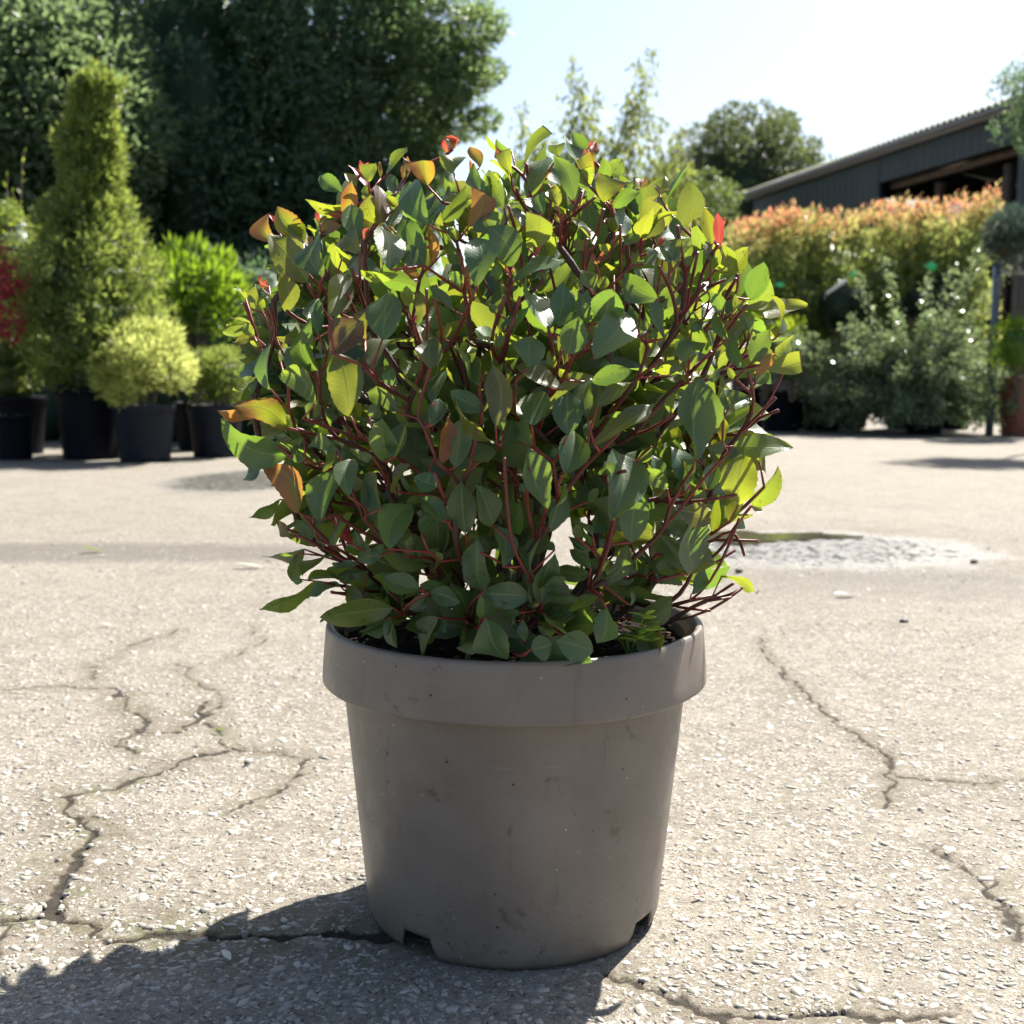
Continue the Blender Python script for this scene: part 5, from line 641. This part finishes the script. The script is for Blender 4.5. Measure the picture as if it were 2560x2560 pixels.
def taupe_pot():
    e = empty('plant_pot', tuple(PC)); n = 288; th = np.linspace(0, 2 * math.pi, n, endpoint=False)
    # foot cut away at four drainage notches
    zb = np.zeros(n)
    for c in (-90 - 37.5, -90 + 57.5, 60, 150):
        a = np.degrees((th - math.radians(c) + math.pi) % (2 * math.pi) - math.pi); zb = np.maximum(zb, .026 * np.clip((8.6 - np.abs(a)) / 2.2, 0, 1))
    def wall(r0, r1, zt, inner):
        rings = []
        for t in np.concatenate([np.linspace(0, .12, 7), np.linspace(.16, 1, 16)]):
            z = zb + (zt - zb) * t; r = r0 + (r1 - r0) * z / zt - (.0035 * np.clip(1 - z / .012, 0, 1) if not inner else 0)
            rings.append(np.stack([r * np.cos(th), r * np.sin(th), z], 1))
        return rings
    R = wall(.1857, .2170, .315, False); Ri = wall(.1817, .2125, .36, True)
    V = np.concatenate(Ri[::-1] + R); m = len(Ri) + len(R); i = np.arange(m - 1)[:, None] * n; j = np.arange(n)[None]; j2 = (j + 1) % n
    F = np.stack([i + j, i + j2, i + n + j2, i + n + j], -1).reshape(-1, 4)
    c0 = len(V); base = np.concatenate([np.stack([.1815 * np.cos(th), .1815 * np.sin(th), np.full(n, .024)], 1), [[0, 0, .024]]])
    V = np.concatenate([V, base]); F3 = np.stack([c0 + j[0], c0 + j2[0], np.full(n, c0 + n)], 1)
    mesh_np('body', wobble(V), [F3, F], MP, e, True)
    pr = [(.2175, .309), (.2180, .303), (.2350, .3005), (.2385, .3010), (.2405, .3030), (.2408, .306), (.2400, .320), (.2372, .352), (.2358, .3670), (.2348, .3708), (.2325, .3726), (.2290, .3722), (.2262, .3700), (.2245, .365), (.2225, .350), (.2138, .300)]
    V, F = lathe(pr, n); o = mesh_np('rim', wobble(V), F, MP, e, True)
    tag(e, 'large taupe plastic pot with a deep rim holding the photinia', 'pot')
taupe_pot()
def soil():
    n = 72; V = [(0, 0, .346)]; F3 = []; F4 = []
    for k in range(1, 30):
        r = .2145 * k / 29
        for i in range(n):
            t = 2 * math.pi * i / n; x, y = r * math.cos(t), r * math.sin(t)
            V.append((x, y, .338 + .012 * (1 - k / 29) + .010 * float(vnoise(np.array(x * 60 + 9), np.array(y * 60 + 9), 31)) + .006 * float(vnoise(np.array(x * 160 + 9), np.array(y * 160 + 9), 32))))
    for i in range(n): F3.append((0, 1 + i, 1 + (i + 1) % n))
    for k in range(28):
        for i in range(n): a = 1 + k * n; F4.append((a + i, a + n + i, a + n + (i + 1) % n, a + (i + 1) % n))
    o = mesh_np('compost', np.array(V) + PC, [F3, F4], plain('brown_compost', (.013, .009, .006), .95, .6, 160, bump=1.2, spec=.08), None, False)
    tag(o, 'dark crumbly compost filling the taupe pot', 'compost', kind='stuff')
    mb = MB()
    for i in range(900):
        r = .208 * math.sqrt(RND.random()); t = RND.random() * 6.283; s = RND.uniform(.0015, .0042); z = .353 + RND.uniform(-.003, .003)
        Vb, Fb = blob((PC[0] + r * math.cos(t), PC[1] + r * math.sin(t), z), (s * RND.uniform(.6, 2), s, s * .6), i % 7, 1, .3); mb.add(Vb, F3=Fb, a=RND.random() ** 3)
    b = NB('bark_crumbs'); c = b.ramp(b.attr('tint'), [(0, (.018, .011, .006)), (.6, (.04, .025, .014)), (.93, (.12, .085, .05)), (1, (.45, .40, .33))])
    tag(mb.build('bark_crumbs', b.done(b.bsdf(Base_Color=c, Roughness=.9, Specular_IOR_Level=.1))), 'bark crumbs and bits scattered over the compost in the pot', 'bark crumbs', kind='stuff')
soil()

# ------------------------------------------------------------------ the photinia
ROOT = np.array([.01, 1.49, .33])
LV = [q.split(',') for q in LEAVES.split(';')]
leaves = []      # (base, tip, width, roll, kind, cut)
for q in LV:
    v = [int(c) for c in q[:8]]
    leaves.append((np.array(v[:3]) / 1e4, np.array(v[3:6]) / 1e4, v[6] / 1e4, v[7] / 100, q[8], int(q[9])))
n_hand = len(leaves)
CC = np.array([.0, 1.50, .675]); CR = np.array([.300, .30, .243])
stubs = []
def shoot(p, d, n, kindset, lmin=.045, lmax=.085, cutp=.15):
    a0 = RND.random() * 6.28
    for k in range(n):
        a = a0 + k * 2.399; u = unit(np.cross(d, (.31, .17, .93))); v = np.cross(d, u); q = RND.uniform(.45, 1.15)
        ax = unit(d * math.cos(q) + (u * math.cos(a) + v * math.sin(a)) * math.sin(q)); L = RND.uniform(lmin, lmax)
        b = p - d * RND.uniform(0, .035) + ax * .006; cut = 1 if RND.random() < cutp else 0
        if cut: L *= .6
        leaves.append((b, b + ax * L, L * RND.uniform(.42, .56) * (1.5 if cut else 1), RND.uniform(-.7, .7), RND.choice(kindset), cut))
tips = []
K_OUT = 'ggggggggggyyoo'
for i in range(300):
    d = rand_dirs(1)[0]
    if d[2] < -.8: continue
    front = d[1] < -.25
    if front and RND.random() < .62: continue
    if d[2] < -.3 and RND.random() < .25: continue
    k = RND.uniform(.86, .99) if not front else RND.uniform(.5, .82)
    p = CC + d * CR * k; sdn = unit(d * .65 + np.array([0, 0, .6]) + np.random.default_rng(i).normal(0, .2, 3))
    tips.append(p); shoot(p, sdn, RND.choice((3, 4, 5, 6)), K_OUT, cutp=.18 if d[2] > .3 else .06)
for i in range(75):          # a few shoots inside the bush
    d = rand_dirs(1)[0]; p = CC + d * CR * RND.uniform(.25, .6)
    if p[2] < .5 : continue
    tips.append(p); shoot(p, unit(d * .4 + np.array([0, 0, .8])), RND.choice((2, 3)), 'ggggyo')
for i in range(105):         # low and inner shoots that close the bush down to the rim
    a = RND.uniform(math.pi, 2 * math.pi) if RND.random() < .7 else RND.uniform(0, math.pi); rr = RND.uniform(.08, .24); zz = RND.uniform(.41, .66)
    rr = min(rr, .09 + (zz - .38) * 1.1); p = np.array([.0 + rr * math.cos(a) * 1.1, 1.49 + rr * math.sin(a), zz]); tips.append(p)
    shoot(p, unit(np.array([math.cos(a) * .5, math.sin(a) * .5, .7])), RND.choice((2, 3)), 'gggggggyo', .045, .078, .05)
for i in range(34):          # leaves hanging over the rim
    a = RND.uniform(-2.75, -1.15) if i < 26 else RND.uniform(0, 6.28); rr = RND.uniform(.17, .225); p = np.array([.0044 + rr * math.cos(a), 1.4935 + rr * math.sin(a), RND.uniform(.385, .43)]); tips.append(p)
    shoot(p, unit(np.array([math.cos(a) * .8, math.sin(a) * .8, .35])), RND.choice((1, 2)), 'ggggggo', .05, .078, .0)
for i in range(130):         # bare upright twigs inside
    a = RND.uniform(0, 6.283); rr = RND.uniform(.05, .27); stubs.append(np.array([rr * math.cos(a) * 1.1, 1.49 + rr * math.sin(a), RND.uniform(.60, .86) - rr * .35]))
for i in range(90):          # bare cut ends
    d = rand_dirs(1)[0]
    if d[2] < -.3: continue
    stubs.append(CC + d * CR * RND.uniform(.75, 1.0))

# skeleton: every leaf base and shoot is joined to the nearest twig that lies nearer the root
NP, NPAR = [], []
def add_chain(pts, par):
    for p in pts: NP.append(np.array(p, float)); NPAR.append(par); par = len(NP) - 1
    return par
def curve(a, b, c, n):
    return [(1 - t) ** 2 * a + 2 * t * (1 - t) * b + t * t * c for t in np.linspace(0, 1, n + 1)[1:]]
NP.append(ROOT.copy()); NPAR.append(-1)
main = [[(.0, 1.49, .36), (-.012, 1.485, .44), (-.005, 1.48, .53), (.01, 1.48, .63)], [(.06, 1.45, .345), (.085, 1.43, .39), (.10, 1.43, .47), (.13, 1.44, .56), (.15, 1.45, .66)],
        [(-.03, 1.50, .355), (-.07, 1.50, .41), (-.12, 1.50, .49), (-.15, 1.50, .6)], [(.02, 1.53, .36), (.04, 1.58, .44), (.06, 1.62, .56), (.06, 1.65, .68)],
        [(.09, 1.47, .345), (.15, 1.45, .40), (.205, 1.43, .47), (.25, 1.42, .58)], [(-.05, 1.46, .35), (-.09, 1.42, .42), (-.12, 1.38, .50), (-.16, 1.37, .6)],
        [(-.02, 1.55, .36), (-.08, 1.60, .45), (-.12, 1.64, .58)], [(.0, 1.44, .355), (.02, 1.39, .44), (.03, 1.35, .54)], [(.06, 1.53, .36), (.13, 1.58, .45), (.17, 1.6, .58)], [(-.07, 1.48, .35), (-.14, 1.45, .40), (-.19, 1.43, .45)]]
for ch in main:
    P = [ROOT] + [np.array(c) for c in ch]; fine = []
    for i in range(len(P) - 1):
        for t in (.25, .5, .75, 1): fine.append(P[i] * (1 - t) + P[i + 1] * t + np.random.default_rng(len(NP) + i).normal(0, .0022, 3))
    add_chain(fine, 0)
MAIN_N = len(NP)
targets = []
for s in STEMS.split(';'):
    P = [np.array([int(c) for c in q.split(',')]) / 1e4 for q in s.split()]
    targets.append((np.linalg.norm(P[0] - ROOT), P[0], unit(P[1] - P[0]), P[1:], 4))
for (b, t, w_, r, k, c) in leaves[:n_hand]:
    targets.append((np.linalg.norm(b - ROOT) + .02, b, unit(t - b), None))
for (b, t, w_, r, k, c) in leaves[n_hand:]:
    targets.append((np.linalg.norm(b - ROOT) + .03, b, unit(t - b), None))
for p in tips: targets.append((np.linalg.norm(p - ROOT) - .05, p, unit(p - ROOT), None))
for p in stubs: targets.append((np.linalg.norm(p - ROOT) - .02, p, unit(p - ROOT), None))
targets.sort(key=lambda q: q[0])
ends = []; endw = []
for (_, p, ax, rest, *wt_) in targets:
    A = np.array(NP); dv = p - A; dist = np.linalg.norm(dv, axis=1) + 1e-6; rd = A - ROOT; rl = np.linalg.norm(rd, axis=1) + 1e-6
    cosb = (dv * rd).sum(1) / (dist * rl); pr = np.linalg.norm(p - ROOT)
    cost = dist * np.where(np.arange(len(A)) < MAIN_N, .72, 1.0) + .13 * (1 - cosb) * np.clip(dist * 8, .2, 1) + np.where(rl > pr - .006, .5, 0) + np.where(dist < .006, .05, 0)
    cost -= np.clip(.0, 0, 0); q = int(np.argmin(cost)); a = A[q]; L = dist[q]
    mid = a * .35 + p * .65 - ax * min(.03, L * .4) * .6 + np.array([0, 0, -.02 * L]); seg = curve(a, mid, p, max(2, int(L / .018)))
    seg = [s + np.random.default_rng(len(NP) + i).normal(0, .0012, 3) if i < len(seg) - 1 else s for i, s in enumerate(seg)]
    last = add_chain(seg, q)
    if rest:
        prev = p
        for r in rest:
            m = max(1, int(np.linalg.norm(r - prev) / .02)); last = add_chain([prev + (r - prev) * (k + 1) / m for k in range(m)], last); prev = r
    ends.append(last); endw.append(wt_[0] if wt_ else 1)
N = len(NP); NP = np.array(NP); NPAR = np.array(NPAR); cnt = np.zeros(N); np.add.at(cnt, ends, endw)
for i in range(N - 1, 0, -1): cnt[NPAR[i]] += cnt[i]
rad = .00110 * np.maximum(cnt, 1) ** .33
for _ in range(5):
    acc = np.zeros((N, 3)); wt = np.zeros(N)
    for i in range(MAIN_N, N):
        if cnt[NPAR[i]] < cnt[i] * 3 + 3: acc[NPAR[i]] += NP[i] * cnt[i]; wt[NPAR[i]] += cnt[i]
    mv = (wt > 0) & (np.arange(N) > MAIN_N)
    mv[ends] = False; NP[mv] = NP[mv] * .4 + .3 * NP[NPAR[mv]] + .3 * acc[mv] / wt[mv][:, None]
child = {}
for i in range(1, N): child.setdefault(NPAR[i], []).append(i)
isend = set(ends)
rad = np.minimum(rad, .0095)
trunkb, twig = MB(), MB()
start = [(0, c) for c in child[0]]
while start:
    a, b_ = start.pop(); chain = [a, b_]
    while chain[-1] in child:
        cs = sorted(child[chain[-1]], key=lambda c: -cnt[c]); chain.append(cs[0]); start += [(chain[-2], c) for c in cs[1:]]
    P = NP[chain]; R = rad[chain].copy(); R[0] = R[1]
    if R[-1] < .0016 and len(R) > 2: R[-1] *= .9
    jit = 1 + .12 * np.random.default_rng(b_).normal(0, 1, len(R)); R = R * np.clip(jit, .75, 1.3)
    k = 9 if R.max() > .006 else (7 if R.max() > .002 else 5)
    if R[1] > .006:
        cut = int(np.sum(R > .0042)); cut = max(3, cut)
        trunkb.tube(P[:cut + 1], R[:cut + 1], k + 2, a=np.clip(R[:cut + 1] / .006, 0, 1), cap=False)
        if cut < len(P) - 1: twig.tube(P[cut:], R[cut:], 7, a=np.clip(R[cut:] / .006, 0, 1))
    else: twig.tube(P, R, k, a=np.clip(R / .006, 0, 1))

shrub = empty('photinia_shrub', (.0044, 1.4935, .34))
tag(shrub, 'bushy clipped photinia with glossy green leaves and red stems in the taupe pot', 'shrub')
inv = -np.array(shrub.location)
def stem_mat(name, woody):
    b = NB(name); p = b.pos(); t = b.attr('tint'); n1 = b.noise(p, 60, 4, .6)
    c = b.ramp(t, [(0, (.26, .024, .022)), (.17, (.22, .024, .022)), (.32, (.115, .020, .018)), (.50, (.050, .017, .014)), (.8, (.045, .030, .022)), (1, (.065, .048, .036))])
    c = b.mix(b.mr(n1, .5, .7, 0, .6), c, b.mix(1.0, c, c4(1.7, 1.7, 1.6), 'MULTIPLY'))
    h_ = b.noise(b.n('ShaderNodeMapping', None, Vector=p, Scale=(1, 1, .35)).outputs[0], 240 if not woody else 130, 4, .7)
    return b.done(b.bsdf(Base_Color=c, Roughness=b.mr(t, 0, 1, .32, .8), Normal=b.bump(h_, .9 if woody else .35, .003)))
trunkb.V = [v + inv for v in trunkb.V]; twig.V = [v + inv for v in twig.V]
trunkb.build('trunk', stem_mat('photinia_bark', True), shrub, True); twig.build('twigs', stem_mat('photinia_red_stems', False), shrub, True)

# leaf blades
COLS = {  # reflecting and let-through colour; 'y' has a backlit look put into its brighter tone
    'g': ((.030, .076, .040), (.31, .46, .04)), 'y': ((.040, .074, .025), (.54, .62, .04)), 'o': ((.036, .050, .024), (.42, .47, .05)),
    'n': ((.15, .060, .028), (.74, .34, .06)), 'r': ((.28, .022, .03), (.78, .12, .09)), 'p': ((.065, .035, .024), (.34, .18, .05))}
def blade(b, t, width, roll, kind, cut, i, out):
    r = random.Random(i * 31 + 5); ax = t - b; L = np.linalg.norm(ax); ax = ax / L
    outd = unit((b + t) / 2 - np.array([.0, 1.6, .55]))
    view = unit(np.array([0, -1, .28]) + np.array([r.gauss(0, .30), 0, r.gauss(0, .32)])) if i < n_hand else unit(outd * .4 + np.array([r.gauss(0, .5), r.gauss(0, .5), .5]))
    nrm = view - ax * (view @ ax); nrm = unit(nrm); side = np.cross(ax, nrm)
    cr, sr = math.cos(roll), math.sin(roll); side, nrm = side * cr + nrm * sr, nrm * cr - side * sr
    if i < n_hand:
        vd = unit((b + t) / 2 - np.array([0, 0, .6746])); pa = unit(ax - vd * (ax @ vd)); ps = side - vd * (side @ vd); ps = ps - pa * (ps @ pa)
        width = width * .96 / max(.62, float(np.linalg.norm(ps)) / max(.35, abs(cr)))
    nu, nv = 18, 7; tmax = .62 if cut else 1.0; fold = r.uniform(.08, .55) * (1.3 if kind in 'rn' else 1); curl = r.uniform(-.22, .50); twist = r.gauss(0, .55); side_c = r.gauss(0, .11)
    wav = r.uniform(.0, .10); ph = r.uniform(0, 6.28); wide = r.uniform(.45, .60); blunt = r.uniform(.72, 1.05)
    V = np.zeros((nu, nv, 3)); UV = np.zeros((nu, nv, 2)); Ls = L / 1.0
    for a in range(nu):
        s = a / (nu - 1); u = s * tmax
        if u < wide: pw = math.sin(.5 * math.pi * (u / wide)) ** .80 * .97 + .03
        else: pw = max(0., math.cos(.5 * math.pi * ((u - wide) / (1.002 - wide)))) ** blunt
        if not cut and u > .95: pw *= .8
        hw = width * .5 * pw * (1.0 + (.035 if a % 2 else -.02) * (u > .15))
        tw = twist * (s - .5); cs_, sn_ = math.cos(tw), math.sin(tw); sd_ = side * cs_ + nrm * sn_; nn = nrm * cs_ - side * sn_
        cen = b + ax * (Ls * s) + nn * (-curl * L * (s - .45) ** 2 + curl * L * .2) + sd_ * (side_c * L * math.sin(math.pi * s))
        jag = r.uniform(-.035, .02) * L if (cut and a == nu - 1) else 0
        for c in range(nv):
            v = (c / (nv - 1)) * 2 - 1; f = abs(v)
            V[a, c] = cen + sd_ * (hw * v) + nn * (fold * hw * f ** 1.25 + wav * L * math.sin(ph + s * 9 + (2 if v > 0 else 0)) * f * f * .6) + ax * (-.02 * L * f * (s > .05) + (jag * v if cut and a == nu - 1 else 0))
            UV[a, c] = (u, v)
    jr = [r.uniform(.80, 1.22) for _ in range(3)]; base, tr = COLS[kind]; hue = r.uniform(0, 1)
    base = [q * jr[0] for q in base]; tr = [min(.85, q * jr[1]) for q in tr]; tr[0] *= .88 + .24 * hue; base[0] *= .9 + .3 * hue
    out.append((V.reshape(-1, 3), UV.reshape(-1, 2), base, tr, (1.0 if cut else 0.0, r.random(), {'r': 1., 'n': .8, 'p': .6, 'o': .3}.get(kind, .0) * r.uniform(.8, 1))))
nu, nv = 18, 7
i0 = (np.arange(nu - 1)[:, None] * nv + np.arange(nv - 1)[None]).ravel(); QF = np.stack([i0, i0 + 1, i0 + nv + 1, i0 + nv], 1)

def leaf_mat():
    b = NB('photinia_leaf'); uv = b.n('ShaderNodeSeparateXYZ', None, i0=b.n('ShaderNodeUVMap').outputs[0]); U, Vv = uv.outputs[0], uv.outputs[1]; p = b.pos()
    AV = b.math('ABSOLUTE', Vv); inf = b.n('ShaderNodeSeparateColor', None, i0=b.attr('info', 0)); CUT, RN, RED = inf.outputs[0], inf.outputs[1], inf.outputs[2]
    base = b.attr('pig', 0); tr = b.attr('thru', 0)
    midrib = b.mr(AV, .075, .02)
    ph = b.math('ADD', b.math('SUBTRACT', b.math('MULTIPLY', U, 13.0), b.math('MULTIPLY', AV, 2.6)), b.math('MULTIPLY', b.noise(p, 90, 2), .6))
    tri = b.math('ABSOLUTE', b.math('SUBTRACT', b.math('FRACT', ph), .5)); vein = b.math('MULTIPLY', b.mr(tri, .13, .03), b.mr(AV, .95, .6))
    net = b.n('ShaderNodeTexVoronoi', {'feature': 'DISTANCE_TO_EDGE'}, Vector=p, Scale=330.0).outputs[0]; netm = b.mr(net, .10, .02)
    n1 = b.noise(p, 55, 4, .6); n2 = b.noise(p, 18, 3, .5)
    gr = b.math('MULTIPLY', b.mr(RED, .15, .45), b.mr(b.math('ADD', b.math('ADD', b.math('MULTIPLY', n2, 1.5), b.math('MULTIPLY', RN, .5)), b.math('ADD', b.math('MULTIPLY', AV, -.30), b.math('MULTIPLY', U, -.25))), .62, 1.0))
    gr = b.math('MULTIPLY', gr, b.mr(RED, .99, .93))
    base = b.mix(gr, base, c4(.045, .062, .022)); tr = b.mix(gr, tr, c4(.52, .58, .03))
    col = b.mix(b.mr(n2, .4, .62, 0, .5), base, b.mix(1.0, base, c4(1.45, 1.22, 1.0), 'MULTIPLY'))
    col = b.mix(b.math('MULTIPLY', midrib, .75), col, c4(.17, .22, .07)); col = b.mix(b.math('MULTIPLY', vein, .30), col, c4(.10, .15, .06))
    edge = b.mr(AV, .90, .985); col = b.mix(b.math('MULTIPLY', edge, b.math('ADD', .2, b.math('MULTIPLY', RED, .8))), col, c4(.20, .07, .03))
    # brown fungus specks and bruises, most on the redder leaves
    vo = b.n('ShaderNodeTexVoronoi', None, Vector=p, Scale=210.0); vr = b.n('ShaderNodeSeparateColor', None, i0=vo.outputs[1]).outputs[0]
    sp = b.math('MULTIPLY', b.math('MULTIPLY', b.mr(b.math('ADD', vo.outputs[0], b.math('MULTIPLY', n1, .5)), .44, .34), b.mr(vr, .74, .86)), b.mr(b.math('ADD', n2, b.math('MULTIPLY', RN, .22)), .56, .66))
    bru = b.math('MULTIPLY', b.mr(b.noise(p, 70, 4, .7, 1.5), .60, .68), b.mr(RN, .72, .85)); sp = b.math('MAXIMUM', sp, b.math('MULTIPLY', bru, .8))
    col = b.mix(sp, col, c4(.035, .018, .012))
    cute = b.math('MULTIPLY', b.math('MULTIPLY', b.mr(U, .596, .612), CUT), 1.0); col = b.mix(cute, col, c4(.05, .018, .012))
    back = b.n('ShaderNodeNewGeometry').outputs['Backfacing']
    under = b.mix(.40, col, c4(.11, .13, .065)); col2 = b.mix(back, col, under)
    t = b.mix(b.math('MULTIPLY', netm, .22), tr, b.mix(1.0, tr, c4(.55, .62, .5), 'MULTIPLY'))
    t = b.mix(b.math('MULTIPLY', vein, .38), t, b.mix(1.0, tr, c4(.55, .62, .8), 'MULTIPLY')); t = b.mix(b.math('MULTIPLY', midrib, .6), t, c4(.30, .30, .05))
    t = b.mix(b.math('MULTIPLY', b.mr(n1, .45, .7), .3), t, b.mix(1.0, tr, c4(.7, .8, .6), 'MULTIPLY'))
    t = b.mix(sp, t, c4(.06, .03, .01)); t = b.mix(cute, t, c4(.05, .02, .01)); t = b.mix(b.math('MULTIPLY', edge, RED), t, c4(.55, .12, .04))
    h_ = b.math('ADD', b.math('MULTIPLY', b.math('ADD', b.math('MULTIPLY', vein, .35), b.math('MULTIPLY', midrib, 1.5)), -.4), b.math('ADD', b.math('MULTIPLY', netm, -.15), b.math('MULTIPLY', n1, 1.0)))
    nrm = b.bump(h_, .35, .0010)
    rough = b.math('ADD', b.mr(b.noise(p, 30), .3, .7, .32, .48), b.math('MULTIPLY', back, .22))
    s1 = b.bsdf(Base_Color=col2, Roughness=rough, Specular_IOR_Level=.62, Normal=nrm)
    s2 = b.n('ShaderNodeBsdfTranslucent', None, Color=t, Normal=nrm).outputs[0]
    return b.done(b.n('ShaderNodeMixShader', None, i0=.29, i1=s1, i2=s2).outputs[0])
ML = leaf_mat()
def build_leaves(name, sel, lab=None):
    out = []
    for i in sel: blade(*leaves[i], i, out)
    m = nu * nv; V = np.concatenate([o[0] for o in out]) + inv; UV = np.concatenate([o[1] for o in out])
    F = (QF[None] + (np.arange(len(out)) * m)[:, None, None]).reshape(-1, 4)
    pig = np.repeat(np.array([(*o[2], 1) for o in out]), m, 0); thru = np.repeat(np.array([(*o[3], 1) for o in out]), m, 0); info = np.repeat(np.array([(*o[4], 1) for o in out]), m, 0)
    o = mesh_np(name, V, F, ML, shrub, True, {'pig': pig, 'thru': thru, 'info': info}, UV)
    if lab: o['label'] = lab
    return o
red = [i for i, q in enumerate(leaves) if q[4] in 'r']; aged = [i for i, q in enumerate(leaves) if q[4] in 'np']; gr = [i for i, q in enumerate(leaves) if q[4] in 'gyo']
build_leaves('leaves', gr); build_leaves('young_leaves', red, 'bright red young leaves at the shoot tips'); build_leaves('ageing_leaves', aged, 'orange and brown tinged older leaves')

# ------------------------------------------------------------------ small things
def seedling():
    e = empty('weed_seedling', (.135, 1.335, .356)); mb = MB(); P = []
    for i in range(10):
        a = RND.uniform(0, 6.28); L = RND.uniform(.025, .070); d = np.array([math.cos(a) * .45, math.sin(a) * .3, 1.0]); d /= np.linalg.norm(d)
        t = d * L + np.array([math.cos(a), math.sin(a) * .6, 0]) * L * .22; mb.tube([(0, 0, 0), d * L * .5, t], [.0009, .0008, .0006], 5); P.append((t, a))
    pm = foliage_mat('seedling_leaf', (.12, .22, .05), (.20, .34, .09), (.50, .70, .10), .4, .45); mb.build('stems', pm, e, True)
    mb = MB()
    for t, a in P:
        for k in range(3):
            b_ = a + (k - 1) * 1.5; r = RND.uniform(.006, .0105); u = np.array([math.cos(b_), math.sin(b_), RND.uniform(-.1, .5)]); u /= np.linalg.norm(u); s = unit(np.cross(u, (0, 0, 1))); n_ = 9
            c = t + u * r; V = [c + (u * math.cos(x) + s * math.sin(x)) * r * (1 + .1 * math.sin(3 * x)) for x in np.linspace(0, 6.283, n_, endpoint=False)] + [c - np.array([0, 0, .001])]
            mb.add(V, F3=[(q, (q + 1) % n_, n_) for q in range(n_)], a=RND.random())
    mb.build('leaves', pm, e, True); tag(e, 'tiny pale green weed seedling at the right edge of the compost', 'weed')
seedling()
def flake(name, loc, L, W, rz, mat, lab, cat, lift=.004, seed=1):
    r = random.Random(seed); n = 9; V = []; F = []
    for i in range(n):
        u = i / (n - 1); hw = W * .5 * (math.sin(math.pi * min(.98, u * .9 + .06)) ** .6) * r.uniform(.85, 1.15)
        for j in range(5):
            v = j / 2 - 1; V.append(((u - .5) * L, hw * v, lift * (1 + math.sin(u * 3 + 1)) * .6 + .25 * hw * v * v + .0012))
    V2 = [(x, y, z - .0009) for x, y, z in V]; i = (np.arange(n - 1)[:, None] * 5 + np.arange(4)[None]).ravel(); q = np.stack([i, i + 1, i + 6, i + 5], 1)
    o = mesh_np(name, V + V2, np.concatenate([q, q[:, ::-1] + n * 5]), mat, None, True, {'tint': np.full(n * 10, .6)}); o.location = loc; o.rotation_euler = (r.uniform(-.1, .1), r.uniform(-.1, .1), rz)
    return tag(o, lab, cat)
PALE = plain('pale_dry_flake', (.55, .52, .46), .7, .2, 60)
flake('wood_chip', (-.331, 1.335, .001), .021, .009, -.9, PALE, 'small white wood chip lying in the shadow of the pot', 'wood chip', .003, 2)
flake('fallen_leaf', (-1.62, 4.58, .002), .075, .03, .3, M_LIME, 'yellow-green leaf on the dark band of the yard at left', 'leaf', .01, 3)
flake('fallen_leaf', (-.935, 4.21, .002), .10, .03, .05, PALE, 'long pale dry leaf on the yard just left of the bush', 'leaf', .008, 4)
flake('fallen_leaf', (1.04, 3.70, .002), .065, .022, .2, PALE, 'pale dry leaf right of the pot below the puddle', 'leaf', .006, 5)
flake('fallen_leaf', (.246, 1.507, .001), .012, .005, .4, plain('dark_red_leaf', (.22, .03, .02), .5), 'tiny red leaf scrap right of the foot of the pot', 'leaf', .003, 6)
flake('fallen_leaf', (-.56, 2.235, .001), .022, .006, -.5, M_LIME, 'small yellow-green leaf scrap caught in the crack at left', 'leaf', .003, 7)
flake('fallen_leaf', (-1.10, 3.20, .001), .03, .012, .1, PALE, 'small pale leaf scrap at the far left below the dark band', 'leaf', .004, 8)
def pebble(loc, s, mat, lab, seed):
    V, F = blob((0, 0, s * .35), (s, s * .8, s * .55), seed, 2, .3); o = mesh_np('pebble', V, F, mat, None, True); o.location = loc; tag(o, lab, 'pebble')
DK = plain('dark_stone', (.05, .047, .045), .7, .3, 80)
pebble((1.102, 3.315, -.001), .013, DK, 'dark pebble right of the pot below the pale dry leaf', 1)
pebble((1.73, 4.44, -.001), .014, DK, 'dark pebble at the right beyond the puddle', 2)
pebble((.80, 4.18, -.001), .015, DK, 'dark pebble on the near edge of the wet patch', 3)
pebble((-.463, 2.045, -.001), .006, DK, 'tiny dark pebble on the left beside the cracks', 4)
